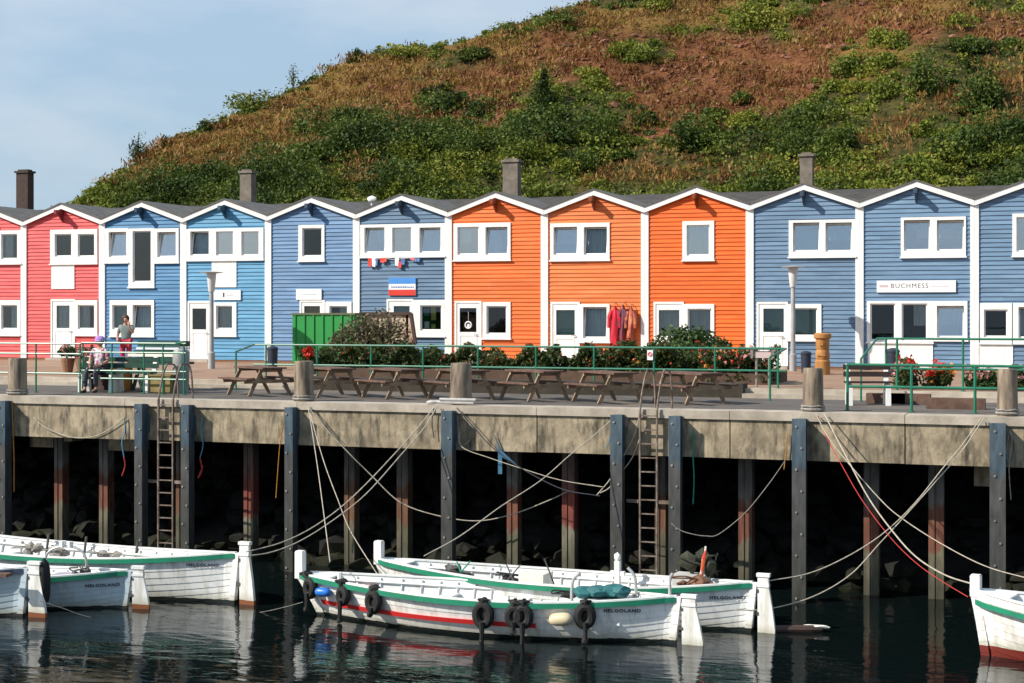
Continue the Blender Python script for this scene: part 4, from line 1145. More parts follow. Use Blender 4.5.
# stacked green and white boards and table behind the sitting corner
Y = YQ + 3.6; a = on_ground(136, Y); b = on_ground(186, Y)
o = empty('trestle_table', ((a.x + b.x) / 2, Y, 0), 'dark green trestle table piled with boards in the sitting corner', 'trestle table')
m = MB(); m.box((a.x, Y - .4, .66), (b.x, Y + .4, .72)); m.build('table_top', slat_g, o)
for x in (a.x + .15, b.x - .15):
    m = MB(); m.bar((x, Y - .38, 0), (x, Y - .05, .65), .07, .07); m.bar((x, Y + .38, 0), (x, Y + .05, .65), .07, .07); m.bar((x, Y - .25, .3), (x, Y + .25, .3), .05, .05); m.build('leg', slat_g, o)
bd = [(.73, .84, 0, 1, 'slate green'), (.86, .93, -.1, 2, 'cream'), (.945, 1.02, .05, 1, ''), (1.04, 1.09, .1, 0, ''), (1.11, 1.25, .12, 1, '')]
for k, (z0, z1, dx, mi, _) in enumerate(bd):
    m = MB(); m.box((a.x + .06 + dx, Y - .36 + .04 * k, z0), (b.x - .12 + dx * .5, Y + .3, z1))
    lab = ['thick green board lowest on the trestle table', 'cream board second up in the pile on the trestle table', 'thin green board in the middle of the pile on the trestle table', 'white board second from top on the trestle table', 'green crate on top of the pile on the trestle table'][k]
    tag(recenter(m.build('board', [white, slat_g, cream][mi])), lab, 'board', 'boards piled on the trestle table')
c = on_ground(150, Y - .75); 
m = MB(); m.lathe([(.02, 0), (.22, .0), (.3, .28), (.27, .3), (.2, .04)], (c.x, c.y, .004), 14); tag(recenter(m.build('basket', pm('white_net_basket', (.6, .6, .58), (.1, .12, .12), 14, lo=.45, hi=.55), smooth=True)), 'white mesh basket on the ground beside the left ladder', 'basket')
c = on_ground(161, YQ + 2.2)
m = MB(); m.box((c.x - .3, c.y, .004), (c.x + .25, c.y + .5, .42)); m.box((c.x - .33, c.y - .02, .42), (c.x + .28, c.y + .52, .46)); tag(recenter(m.build('crate', pm('olive_crate', (.25, .19, .07), (.16, .12, .05), 4, rough=.8))), 'olive brown crate behind the left quay ladder', 'crate')
c = on_ground(116, YQ + 2.9)
m = MB(); m.box((c.x - .2, c.y, .004), (c.x + .2, c.y + .35, .5)); m.box((c.x - .22, c.y - .02, .5), (c.x + .22, c.y + .37, .54)); tag(recenter(m.build('crate', ropey)), 'orange crate between the two white legged benches', 'crate')
c = on_ground(181, YQ + 2.6)
m = MB(); m.lathe([(.19, 0), (.2, .5), (.21, .52), (.2, 1.0), (.16, 1.06), (.05, 1.08)], (c.x, c.y, .004), 14); tag(recenter(m.build('barrel', pm('grey_barrel', (.22, .24, .23), (.3, .3, .28), 4, rough=.5), smooth=True)), 'grey barrel at the end of the sitting corner railing', 'barrel')

# ================================================================== people
skin = pm('skin', (.48, .27, .19), (.42, .23, .16), 6, rough=.55)
shoem = pm('dark_shoe_leather', (.03, .025, .022), (.045, .038, .034), 6, rough=.6)
hairb = pm('brown_hair', (.09, .035, .018), (.06, .022, .012), 14, stretch=(3, 3, .6), rough=.6, bump=.4)
def skin_mesh(name, V, E, Rr, mat, parent, sub=2, root=0):
    me = bpy.data.meshes.new(name); me.from_pydata(V, E, []); ob = bpy.data.objects.new(name, me); COL.objects.link(ob)
    md = ob.modifiers.new('s', 'SKIN'); md.use_smooth_shade = True
    for i, r in enumerate(Rr): me.skin_vertices[0].data[i].radius = (r, r) if not isinstance(r, tuple) else r
    me.skin_vertices[0].data[root].use_root = True
    sb = ob.modifiers.new('b', 'SUBSURF'); sb.levels = sub; sb.render_levels = sub
    dg = bpy.context.evaluated_depsgraph_get(); m2 = bpy.data.meshes.new_from_object(ob.evaluated_get(dg))
    bpy.data.objects.remove(ob); bpy.data.meshes.remove(me)
    m2.materials.clear(); m2.materials.append(mat)
    o = bpy.data.objects.new(name, m2); COL.objects.link(o); o.parent = parent
    return o

def person(loc, rz, lab, J, shirt, trousers, hair, cap=None):
    """J: joints in the person's own frame, facing -Y"""
    o = empty('person', loc, lab, 'person', None, rz)
    V = []; E = []; Rr = []
    def add(p, r, par=None):
        V.append(tuple(p)); Rr.append(r)
        if par is not None: E.append((par, len(V) - 1))
        return len(V) - 1
    J = {k: Vector(v) for k, v in J.items()}
    pel = add(J['pelvis'], (.15, .12)); wa = add(J['waist'], (.125, .10), pel); ch = add(J['chest'], (.155, .11), wa); nb = add(J['neck'], .055, ch)
    hb = add(J['neck'].lerp(J['head'], .55), .058, nb); hd_ = add(J['head'], (.088, .1), hb); ht = add(J['head'] + (J['head'] - J['neck']).normalized() * .09, (.075, .085), hd_)
    fw = J['face'].normalized()
    ns = add(J['head'] + fw * .105 + Vector((0, 0, -.015)), .018, hd_)
    for s in 'LR':
        sh = add(J['sh' + s], .065, ch); el = add(J['el' + s], .043, sh); wr = add(J['wr' + s], .03, el)
        d = (J['ha' + s] - J['wr' + s]); L_ = d.length; d.normalize()
        sd = d.cross(Vector((0, 1, .3))); sd.normalize()
        pm_ = add(J['wr' + s] + d * .055, (.034, .02), wr)
        for k, (off_, ln) in enumerate(((-.028, .06), (-.01, .075), (.01, .07), (.027, .055))):
            a1 = add(J['wr' + s] + d * .09 + sd * off_, .0095, pm_); a2 = add(J['wr' + s] + d * (.09 + ln * .6) + sd * off_ * 1.15 + Vector((0, -.012, 0)), .009, a1); add(J['wr' + s] + d * (.09 + ln) + sd * off_ * 1.1 + Vector((0, -.03, 0)), .0075, a2)
        t1 = add(J['wr' + s] + d * .045 + sd * -.045, .012, pm_); add(J['wr' + s] + d * .085 + sd * -.06 + Vector((0, -.015, 0)), .01, t1)
        hp = add(J['hip' + s], .088, pel); kn = add(J['kn' + s], .058, hp); an = add(J['an' + s], .04, kn); add(J['an' + s] + Vector((0, -.15, -.045)), (.042, .03), an)
    skin_mesh('body', V, E, Rr, skin, o)
    # shirt
    V = []; E = []; Rr = []
    p0 = add(J['pelvis'] + Vector((0, 0, .03)), (.168, .138)); w0 = add(J['waist'], (.145, .12), p0); c0 = add(J['chest'], (.175, .128), w0); add(J['chest'].lerp(J['neck'], .55), .085, c0)
    for s in 'LR':
        a = add(J['sh' + s], .08, c0); add(J['sh' + s].lerp(J['el' + s], .75), .06, a)
    skin_mesh('shirt', V, E, Rr, shirt, o)
    V = []; E = []; Rr = []
    p0 = add(J['pelvis'], (.166, .136))
    for s in 'LR':
        h_ = add(J['hip' + s], .102, p0); k_ = add(J['kn' + s], .072, h_); add(J['kn' + s].lerp(J['an' + s], .9), .056, k_)
    skin_mesh('trousers', V, E, Rr, trousers, o)
    for s in 'LR':
        V = []; E = []; Rr = []
        a_ = add(J['an' + s] + Vector((0, .035, -.035)), (.05, .045)); b_ = add(J['an' + s] + Vector((0, -.06, -.045)), (.052, .042), a_); add(J['an' + s] + Vector((0, -.175, -.052)), (.048, .034), b_)
        skin_mesh('shoe', V, E, Rr, shoem, o)
    hc = J['head'] + (J['head'] - J['neck']).normalized() * .035 - fw * .022
    m = MB(); m.blob(tuple(hc), (.108, .118, .125), 3, .03, seed=5)
    m.v = [(x, y, z) for x, y, z in m.v]
    # open the face: drop faces in front of and below the brow
    keep = []
    for f in m.f:
        cc = sum((Vector(m.v[i]) for i in f), Vector()) / len(f) - J['head']
        if cc.dot(fw) > .045 and cc.z < .075: continue
        keep.append(f)
    m.f = keep; m.m = [0] * len(keep)
    m.build('hair' if not cap else 'hair', hair, o, smooth=True, world=False)
    m = MB()
    sdv = fw.cross(Vector((0, 0, 1))).normalized()
    for s in (-1, 1): m.blob(tuple(J['head'] + fw * .09 + sdv * s * .034 + Vector((0, 0, .018))), (.012, .012, .009), 1, 0)
    m.build('eye', inkd, o, world=False)
    if cap:
        m = MB(); n = len(m.v); m.lathe([(.125, 0), (.128, .04), (.11, .085), (.06, .12), (.01, .13)], tuple(J['head'] + Vector((0, 0, .04)) - fw * .01), 16)
        bp_ = J['head'] + Vector((0, 0, .05)) + fw * .15; m.blob(tuple(bp_), (.085, .085, .012), 2, 0)
        m.build('cap', cap, o, smooth=True, world=False)
    return o
floral = pm('floral_print', (.62, .60, .62), (.32, .07, .15), 9, lo=.48, hi=.56, rough=.8, c3=(.10, .12, .2), scale3=13, lo3=.56, hi3=.6)
lilac = pm('lilac_cap', (.36, .17, .52), (.62, .55, .68), 7, stretch=(1, 1, 2), lo=.5, hi=.56, rough=.7)
p = on_ground(100.5, YQ + 2.33)
person((p.x, p.y, 0), R(4), 'person in lilac cap and patterned shirt sitting on a white legged bench',
       dict(pelvis=(0, -.02, .57), waist=(0, .0, .75), chest=(0, .0, .95), neck=(0, -.01, 1.10), head=(0, -.035, 1.235), face=(.2, -1, -.1), shL=(.175, 0, 1.03), elL=(.25, -.06, .78), wrL=(.13, -.28, .66), haL=(.05, -.4, .62), shR=(-.175, 0, 1.03), elR=(-.26, -.05, .78), wrR=(-.13, -.3, .65), haR=(-.05, -.4, .6),
            hipL=(.1, -.04, .56), knL=(.13, -.46, .53), anL=(.13, -.44, .09), hipR=(-.1, -.04, .56), knR=(-.13, -.47, .53), anR=(-.14, -.5, .09)), floral, pm('dark_trousers', (.05, .055, .07), (.04, .04, .05), 4, rough=.8), hairb, lilac)
Zp = 41.5
p = on_ground(126, 40.6, UP)
person((p.x, p.y, UP), R(20), 'person with brown hair raising a hand to the face near the deep blue hut',
       dict(pelvis=(0, 0, .90), waist=(0, .01, 1.06), chest=(0, .01, 1.25), neck=(0, -.01, 1.42), head=(0, -.03, 1.555), face=(.35, -1, -.1), shL=(.17, .01, 1.34), elL=(.24, -.16, 1.17), wrL=(.14, -.24, 1.40), haL=(.1, -.2, 1.56), shR=(-.17, .01, 1.34), elR=(-.25, -.02, 1.08), wrR=(-.2, -.2, .95), haR=(-.16, -.32, .93),
            hipL=(.09, 0, .88), knL=(.1, -.03, .48), anL=(.1, .0, .08), hipR=(-.09, 0, .88), knR=(-.1, -.03, .48), anR=(-.1, .0, .08)), pm('sage_shirt', (.22, .27, .25), (.17, .21, .2), 4, rough=.8), pm('red_trousers', (.42, .03, .06), (.35, .03, .05), 4, rough=.8), hairb)
# ================================================================== boats
def hull_paint(name, top, bottom, zline=.06):
    m, nt, P, N, L = new_mat(name)
    tc = N('ShaderNodeTexCoord'); sep = N('ShaderNodeSeparateXYZ'); L(tc.outputs['Object'], sep.inputs[0])
    n = N('ShaderNodeTexNoise'); n.inputs['Scale'].default_value = 5; n.inputs['Detail'].default_value = 5; L(tc.outputs['Object'], n.inputs['Vector'])
    ad = N('ShaderNodeMath'); ad.operation = 'MULTIPLY_ADD'; ad.inputs[1].default_value = .05; L(n.outputs['Fac'], ad.inputs[0]); L(sep.outputs['Z'], ad.inputs[2])
    g = N('ShaderNodeMath'); g.operation = 'GREATER_THAN'; g.inputs[1].default_value = zline + .025; L(ad.outputs[0], g.inputs[0])
    mp = N('ShaderNodeMapping'); mp.inputs['Scale'].default_value = (3, 3, .55); L(tc.outputs['Object'], mp.inputs['Vector'])
    n2 = N('ShaderNodeTexNoise'); n2.inputs['Scale'].default_value = 2.2; n2.inputs['Detail'].default_value = 8; n2.inputs['Roughness'].default_value = .65; L(mp.outputs['Vector'], n2.inputs['Vector'])
    mr = N('ShaderNodeMapRange'); mr.inputs['From Min'].default_value = .46; mr.inputs['From Max'].default_value = .76; mr.inputs['To Max'].default_value = .85; L(n2.outputs['Fac'], mr.inputs['Value'])
    a = N('ShaderNodeMix'); a.data_type = 'RGBA'; a.inputs[6].default_value = (*top, 1); a.inputs[7].default_value = (.38, .34, .27, 1); L(mr.outputs['Result'], a.inputs[0])
    b = N('ShaderNodeMix'); b.data_type = 'RGBA'; b.inputs[6].default_value = (*bottom, 1); L(a.outputs[2], b.inputs[7]); L(g.outputs[0], b.inputs[0])
    sl_ = N('ShaderNodeMapRange'); sl_.inputs['From Min'].default_value = zline + .03; sl_.inputs['From Max'].default_value = zline + .2; sl_.inputs['To Min'].default_value = .6; sl_.inputs['To Max'].default_value = 0; L(ad.outputs[0], sl_.inputs['Value'])
    c = N('ShaderNodeMix'); c.data_type = 'RGBA'; c.inputs[7].default_value = (.30, .28, .18, 1); L(a.outputs[2], c.inputs[6]); L(sl_.outputs['Result'], c.inputs[0]); L(c.outputs[2], b.inputs[7])
    L(b.outputs[2], P.inputs['Base Color']); P.inputs['Roughness'].default_value = .4
    return m
innerm = pm('boat_inside_paint', (.74, .75, .74), (.60, .62, .62), 2.0, rough=.55, c3=(.36, .35, .32), scale3=2.5, lo3=.56, hi3=.8)
greenb = pm('boat_green_paint', (.015, .22, .125), (.02, .17, .10), 4, rough=.35); greyd = pm('dark_gear', (.05, .05, .05), (.09, .085, .08), 5, rough=.7)
floorm = pm('boat_floor_boards', (.35, .34, .31), (.24, .23, .21), 3, rough=.8)
hw_black = hull_paint('white_hull_black_boot', (.80, .80, .78), (.012, .016, .014)); hw_rust = hull_paint('white_hull_rust_boot', (.80, .80, .78), (.16, .03, .012), .11); hw_red = hull_paint('white_hull_red_boot', (.80, .80, .78), (.15, .022, .014), .17)
shadehull = hull_paint('blue_shade_hull', (.46, .55, .60), (.02, .02, .02), .05); rud = hull_paint('rudder_white_rust', (.80, .80, .77), (.20, .07, .025), .09); rudw = hull_paint('rudder_white', (.80, .80, .77), (.03, .03, .028), .0)  # first hull colour holds the blue-grey shade on the left boats
shadehull_d = shadehull

class Boat:
    def __init__(self, name, lab, stern, bow=None, yaw=None, L=8.0, B=.95, fb=.68, bow_up=.12, stern_up=.14, mat=hw_black, rake=.45, rudder=rudw, group='white wooden open boats moored at the quay', rail=True, post_up=.45, rud_up=.14, rud_w=.30):
        self.L, self.B, self.fb, self.bu, self.su, self.rake = L, B, fb, bow_up, stern_up, rake
        if bow is not None:
            d = bow - stern; self.L = d.length; rz = math.atan2(d.y, d.x)
        else:
            # bow to the left and away: direction in camera frame
            dx, dz = -math.cos(R(yaw)), math.sin(R(yaw)); rz = math.atan2(dx * ST + dz * CT, dx * CT - dz * ST)
        self.o = empty('rowing_boat', (stern.x, stern.y, WZ), lab, 'boat', group, rz)
        self.M = Matrix.Translation((stern.x, stern.y, WZ)) @ Matrix.Rotation(rz, 4, 'Z')
        NS, NK = 46, 9
        zk = -.32
        # outer lapped planking
        m = MB()
        for side in (1, -1):
            for i in range(NK):
                va, vb = (i / NK) , ((i + 1) / NK)
                for j in range(NS):
                    s0, s1 = j / NS, (j + 1) / NS
                    m.face([self.pt(s0, va, side, .009), self.pt(s1, va, side, .009), self.pt(s1, vb, side, 0), self.pt(s0, vb, side, 0)])
                    if i: m.face([self.pt(s0, va, side, 0), self.pt(s1, va, side, 0), self.pt(s1, va, side, .009), self.pt(s0, va, side, .009)])
        m.build('hull', mat, self.o, world=False)
        # inner skin, floor, ribs
        m = MB()
        for side in (1, -1):
            for i in range(6):
                va, vb = .42 + .58 * i / 6, .42 + .58 * (i + 1) / 6
                for j in range(NS):
                    s0, s1 = .01 + .98 * j / NS, .01 + .98 * (j + 1) / NS
                    m.face([self.pt(s0, va, side, -.05), self.pt(s1, va, side, -.05), self.pt(s1, vb, side, -.05), self.pt(s0, vb, side, -.05)])
        for k in range(1, 18):
            s = .05 + .9 * k / 18
            for side in (1, -1):
                m.tube([self.pt(s, v, side, -.065) for v in (.42, .6, .8, .97)], .022, 4)
        for side in (1, -1):
            m.tube([self.pt(s / 20, .9, side, -.075) for s in range(1, 20)], .03, 4)
        m.build('inner_planking', innerm, self.o, world=False)
        m = MB()
        for j in range(NS):
            s0, s1 = .02 + .96 * j / NS, .02 + .96 * (j + 1) / NS
            a, b = self.pt(s0, .5, 1, -.045), self.pt(s1, .5, 1, -.045); c, d = self.pt(s1, .5, -1, -.045), self.pt(s0, .5, -1, -.045)
            m.face([a, b, c, d])
        m.build('floor', floorm, self.o, world=False)
        # gunwale cap and rub rail
        m = MB()
        for side in (1, -1):
            for j in range(NS):
                s0, s1 = j / NS, (j + 1) / NS
                p = [self.pt(s, 1, side, o_) + Vector((0, 0, h)) for s in (s0, s1) for o_, h in ((-.07, .003), (.022, .003), (.022, .03), (-.07, .03))]
                for q in ((0, 1, 5, 4), (1, 2, 6, 5), (2, 3, 7, 6), (3, 0, 4, 7)): m.face([p[i] for i in q])
        m.build('gunwale', white, self.o, world=False)
        if rail:
            m = MB()
            for side in (1, -1):
                for j in range(NS):
                    s0, s1 = j / NS, (j + 1) / NS
                    p = [self.pt(s, 1, side, o_) + Vector((0, 0, h - self.rdrop())) for s in (s0, s1) for o_, h in ((.002, -.085), (.045, -.085), (.045, -.002), (.002, -.002))]
                    for q in ((0, 1, 5, 4), (1, 2, 6, 5), (2, 3, 7, 6), (3, 0, 4, 7)): m.face([p[i] for i in q])
            m.build('rub_rail', greenb if rail is True else rail, self.o, world=False)
        for s in (.24, .45, .66):
            m = MB(); a, b = self.pt(s, .78, 1, -.055), self.pt(s, .78, -1, -.055)
            m.box((a.x - .13, b.y, a.z - .02), (a.x + .13, a.y, a.z + .02)); m.build('thwart', innerm, self.o, world=False)
        # stem post and breasthook
        m = MB(); t = [self.pt(1, v, 1, 0) for v in (0, .15, .3, .45, .6, .75, .9, 1)]
        for a, b in zip(t[:-1], t[1:]): m.bar((a.x + .02, 0, a.z), (b.x + .02, 0, b.z + .01), .13, .14, up=(1, 0, 0))
        m.build('stem', mat, self.o, world=False)
        m = MB(); m.box((t[-1].x - .08, -.075, t[-1].z - .1), (t[-1].x + .08, .075, t[-1].z + post_up - .02)); m.box((t[-1].x - .07, -.065, t[-1].z + post_up - .02), (t[-1].x + .07, .065, t[-1].z + post_up)); m.build('bow_post', white, self.o, world=False)
        m = MB(); a = self.pt(.93, 1, 1, -.05); m.prism([(a.x, -a.y, a.z - .03), (t[-1].x - .1, -.07, t[-1].z - .02), (t[-1].x - .1, .07, t[-1].z - .02), (a.x, a.y, a.z - .03)], (0, 0, .03)); m.build('breasthook', innerm, self.o, world=False)
        # stern post, rudder with head
        m = MB(); st = [self.pt(0, v, 1, 0) for v in (0, .25, .5, .75, 1)]
        for a, b in zip(st[:-1], st[1:]): m.bar((a.x - .03, 0, a.z), (b.x - .03, 0, b.z + .01), .1, .12, up=(1, 0, 0))
        m.build('stern_post', mat, self.o, world=False)
        z1 = st[-1].z + rud_up; x1 = st[-1].x - .10
        if rudder:
            m = MB(); w = rud_w
            m.prism([(x1, -.035, -.5), (x1 - w * 1.12, -.035, -.5), (x1 - w * 1.12, -.035, .06), (x1 - w * .95, -.035, z1 * .42), (x1 - w * .72, -.035, z1 * .8), (x1 - w * .7, -.035, z1), (x1, -.035, z1)], (0, .07, 0))
            r_ = m.build('rudder', rudder, self.o, world=False)
            m = MB(); m.box((x1 - w * .74, -.05, z1 * .80), (x1 + .01, -.0355, z1 * .86)); m.box((x1 - w * .74, .0355, z1 * .80), (x1 + .01, .05, z1 * .86)); m.box((x1 - w * .78, -.052, z1 - .02), (x1 + .02, .052, z1 + .04))
            m.build('rudder_head', white, r_, world=False)
            m = MB(); m.box((x1 - .02, -.045, z1 * .3), (x1 + .1, .045, z1 * .36)); m.box((x1 - .02, -.045, z1 * .7), (x1 + .1, .045, z1 * .76)); m.build('hinge', greyd, r_, world=False)
    def rdrop(self): return 0.0 if self.fb < .8 else .14
    def b(self, s):
        return max(.02, self.B * (1 - abs(2 * s - 1.02) ** 1.95 if abs(2 * s - 1.02) < 1 else 0) ** .82) if 0 < s < 1 else .02
    def zs(self, s):
        t = 2 * s - 1
        return self.fb + (self.bu if t > 0 else self.su) * abs(t) ** 2.2
    def pt(self, s, v, side, off):
        zk = -.32
        e = min(1, abs(2 * s - 1) ** 3)
        p = .36 + .5 * e
        z = zk + (self.zs(s) - zk) * (v ** (1.15 - .15 * e))
        z += .18 * e * (1 - v)
        y = self.b(s) * (v ** p) + off
        x = s * self.L
        wb = max(0, (s - .72) / .28) ** 2; ws = max(0, (.22 - s) / .22) ** 2
        x += wb * self.rake * (v ** 1.3) - ws * .12 * v
        return Vector((x, side * max(y, .005), z))
    def hull(self, s, z, side=1, off=0.0):
        lo, hi = 0, 1
        for _ in range(30):
            v = (lo + hi) / 2
            if self.pt(s, v, 1, 0).z < z: lo = v
            else: hi = v
        return self.pt(s, lo, side, off)
    def world(self, p): return self.M @ Vector(p)
    def px(self, p):
        w = self.world(p); return project(*w)
    def s_at(self, px, dz=0.0):
        lo, hi = 0, 1      # s grows towards the bow: pixel x falls
        for _ in range(40):
            s = (lo + hi) / 2
            if self.px(self.hull(s, self.zs(s) - dz - .01))[0] > px: lo = s
            else: hi = s
        return lo
    def letters(self, s, txt, size, z, mat=inkd, name='name_lettering'):
        V, Fc = text_mesh(txt, size, .003)
        m = MB()
        for v in V:
            p = self.hull(s - v[0] / self.L, z + v[1], 1, .03); m.v.append(tuple(p))
        m.f = list(Fc); m.m = [0] * len(Fc)
        m.build(name, mat, self.o, world=False)
    def stripe(self, s0, s1, z, h, mat, name='stripe'):
        m = MB(); n = 40
        for j in range(n):
            a, b = s0 + (s1 - s0) * j / n, s0 + (s1 - s0) * (j + 1) / n
            p = [self.hull(a, z, 1, .012), self.hull(b, z, 1, .012), self.hull(b, z, 1, .04), self.hull(a, z, 1, .04)]
            q = [self.hull(a, z + h, 1, .012), self.hull(b, z + h, 1, .012), self.hull(b, z + h, 1, .04), self.hull(a, z + h, 1, .04)]
            m.face([p[3], p[2], q[2], q[3]]); m.face([q[3], q[2], q[1], q[0]]); m.face([p[0], p[1], p[2], p[3]])
        m.build(name, mat, self.o, world=False)
    def local_box(self, name, s, y, z, size, mat, kind=None, rot=0):
        x = s * self.L; m = MB(); m.box((x - size[0] / 2, y - size[1] / 2, z), (x + size[0] / 2, y + size[1] / 2, z + size[2]))
        return m.build(name, mat, self.o, world=False)
    def tube_part(self, name, pts, r, mat, smooth=True):
        m = MB(); m.tube(spline(pts, 4) if len(pts) > 2 else pts, r, 7); return m.build(name, mat, self.o, smooth=smooth, world=False)

def tyre(boat, px, lab, tail=.3, rr=.17, dz=.22, double=False):
    s = boat.s_at(px); c = boat.hull(s, boat.zs(s) - dz, 1, .06 + .05)
    t = (boat.hull(s - .01, boat.zs(s) - dz) - boat.hull(s + .01, boat.zs(s) - dz)).normalized()
    W_ = boat.world(c); rot = boat.M.to_3x3(); t = rot @ t; u = Vector((0, 0, 1)); nn = t.cross(u).normalized()
    if nn.y > 0: nn = -nn
    rr *= .84
    o = empty('tyre_fender', (W_.x, W_.y, W_.z - rr - .08), lab, 'fender', 'black fenders hung along the red striped boat')
    m = MB(); k = 20
    m.tube([W_ + t * math.cos(2 * PI * i / k) * rr * .8 + u * math.sin(2 * PI * i / k) * rr * 1.08 for i in range(k)], .078, 9, closed=True)
    m.tube([W_ + nn * .04 + t * math.cos(2 * PI * i / k) * rr * 1.02 + u * math.sin(2 * PI * i / k) * rr * 1.3 for i in range(k)], .022, 5, closed=True)
    m.blob(tuple(W_ - nn * .03), (rr * .75, rr * .3, rr * .9), 1, .3, seed=int(px)); m.build('tyre', blackm, o, smooth=True)
    top = boat.world(boat.hull(s, boat.zs(s) - .01, 1, .03))
    m = MB(); m.tube(spline([W_ + u * rr * 1.05 + nn * .03, top + Vector((0, 0, .05)) + nn * .03, top - nn * .12 + Vector((0, 0, .04)), top - nn * .22 - Vector((0, 0, .12))], 5), .035, 6); m.blob(tuple(top + Vector((0, 0, .04))), (.13, .08, .05), 1, .25, seed=int(px)); m.build('lashing', blackm, o)
    if tail:
        m = MB(); b0 = W_ - u * rr * .7 + nn * .09
        m.tube(spline([b0, b0 - u * tail * .5 + t * .01, b0 - u * tail], 5), [.045] * 5 + [.04] * 6 if True else .04, 6); m.blob(tuple(b0 - u * tail), (.06, .06, .07), 1, .3, seed=int(px) + 1); m.build('rope_tail', blackm, o)
    return o

E1s, E1b = at_z(670, 643, WZ), at_z(326, 615, WZ)
B1 = Boat('b1', 'white open boat with red stripe and black fenders, nearest in the centre', E1s, E1b, B=.98, fb=.66, bow_up=.10, stern_up=.14, mat=hw_black, rake=.55, rud_up=.02, rud_w=.33, post_up=.42)
B1.stripe(.975, .325,   .23, .082, pm('boat_red_paint', (.68, .03, .03), (.6, .03, .03), 3, rough=.35))
B1.letters(B1.s_at(622), 'HELGOLAND', .082, .57)
for px, lab, tl, rr in ((306, 'black bundled fender at the bow of the red striped boat', .3, .15), (342, 'black fender with dangling rope right of the blue bottle', .36, .13), (374, 'round black tyre fender third from the bow', .12, .17),
                    (484, 'round black tyre fender amidships with rope tail', .36, .19), (515, 'black tyre fender left of an overlapping pair', .16, .15), (524, 'black tyre fender right of an overlapping pair', .38, .16), (586, 'black tyre fender nearest the stern beside a cream buoy', .30, .17)):
    tyre(B1, px, lab, tl, rr)
def world_capsule(name, lab, cat, c, ax, r, h, mat, n=10, kn=None):
    ax = ax.normalized(); m = MB(); P_ = []; Q = []
    for i in range(n + 1):
        t = -1 + 2 * i / n; P_.append(c + ax * h * t); Q.append(max(.012, r * (1 - abs(t) ** 3.2) ** .5))
    m.tube(P_, Q, 12)
    if kn: m.tube([c + ax * h, c + ax * (h + .05)], .02, 6)
    return tag(recenter(m.build(name, mat, smooth=True)), lab, cat)
rot1 = B1.M.to_3x3(); ta = rot1 @ Vector((-1, 0, 0))
s = B1.s_at(320); c = B1.world(B1.hull(s, .50, 1, .12)); world_capsule('plastic_bottle', 'bright blue plastic bottle float hung under the bow rail', 'float', c, ta, .085, .17, pm('blue_plastic', (.02, .14, .55), (.03, .18, .6), 3, rough=.3))
s = B1.s_at(562); c = B1.world(B1.hull(s, .43, 1, .14)); world_capsule('buoy', 'cream buoy fender hung beside the sternmost black tyre', 'buoy', c, ta + Vector((0, 0, .12)), .115, .22, pm('cream_buoy', (.62, .52, .34), (.5, .42, .28), 4, rough=.5))
# fittings of boat 1
L1 = B1.L
galv = pm('galvanised_tube', (.55, .55, .54), (.4, .4, .4), 5, rough=.4, metal=.3)
def sx(B, px):      # station on the centreline for a pixel column
    lo, hi = 0, 1
    for _ in range(40):
        s = (lo + hi) / 2
        if B.px((s * B.L, 0, B.fb))[0] > px: lo = s
        else: hi = s
    return lo
for px, y, dx, lab in ((583, .55, -.14, ''), (630, -.3, .14, ''), (679, .0, 0, '')):
    s = sx(B1, px); x = s * L1; z0 = .35
    B1.tube_part('hand_post', [(x, y, z0), (x, y, 1.0 if px < 670 else 1.05), (x + dx - (.05 if not dx else 0), y, 1.2)], .028, galv)
s = sx(B1, 603)
m = MB(); x = s * L1
m.box((x - .42, -.36, .3), (x + .42, .36, .66)); m.box((x - .45, -.39, .66), (x + .45, .39, .70)); m.build('engine_box', innerm, B1.o, world=False)
m = MB()
for k, (dx, y, r) in enumerate(((.3, .1, .16), (.05, .05, .2), (-.2, .0, .2), (-.36, .08, .13))): m.blob((x + dx, y, .79 + .02 * k), (r * 1.2, r * 1.3, .11), 2, .16, seed=k)
W_ = m.v; m.v = [tuple(B1.world(p)) for p in W_]; tag(recenter(m.build('tarpaulin', pm('teal_tarp', (.02, .13, .14), (.015, .09, .10), 5, rough=.7, bump=.4))), 'crumpled dark teal tarpaulin near the stern of the red striped boat', 'tarpaulin')
def clutter(B, s, y, z, lab, mat, nm='net_bundle', cat='net', r=(.18, .14, .09), n=4, seed=0):
    m = MB(); rr = random.Random(seed)
    for k in range(n): m.blob(tuple(B.world((s * B.L + rr.uniform(-1, 1) * r[0] * 1.2, y + rr.uniform(-1, 1) * r[1], z + rr.uniform(0, r[2])))), (r[0] * rr.uniform(.5, 1), r[1] * rr.uniform(.5, 1), r[2] * rr.uniform(.6, 1.1)), 1, .3, seed=seed + k)
    pts = [B.world((s * B.L + rr.uniform(-1, 1) * r[0] * 2, y + rr.uniform(-1, 1) * r[1] * 1.5, z + .05 + rr.uniform(0, r[2] * 1.4))) for _ in range(7)]
    m.tube(spline(pts, 4), .014, 5)
    return tag(recenter(m.build(nm, mat)), lab, cat)
clutter(B1, sx(B1, 356), -.15, .42, 'pinkish coil of rope and gear near the bow of the red striped boat', pm('pinkish_gear', (.5, .32, .3), (.16, .1, .1), 9), 'rope_coil', 'rope coil', (.22, .18, .1), 5, 3)
clutter(B1, sx(B1, 574), -.2, .62, 'black rope heap left of the bent steel posts', blackm, 'rope_coil', 'rope coil', (.22, .14, .07), 4, 5)
B1.tube_part('mooring_bitt', [(sx(B1, 340) * L1, 0, .3), (sx(B1, 340) * L1, 0, .82)], .05, white)

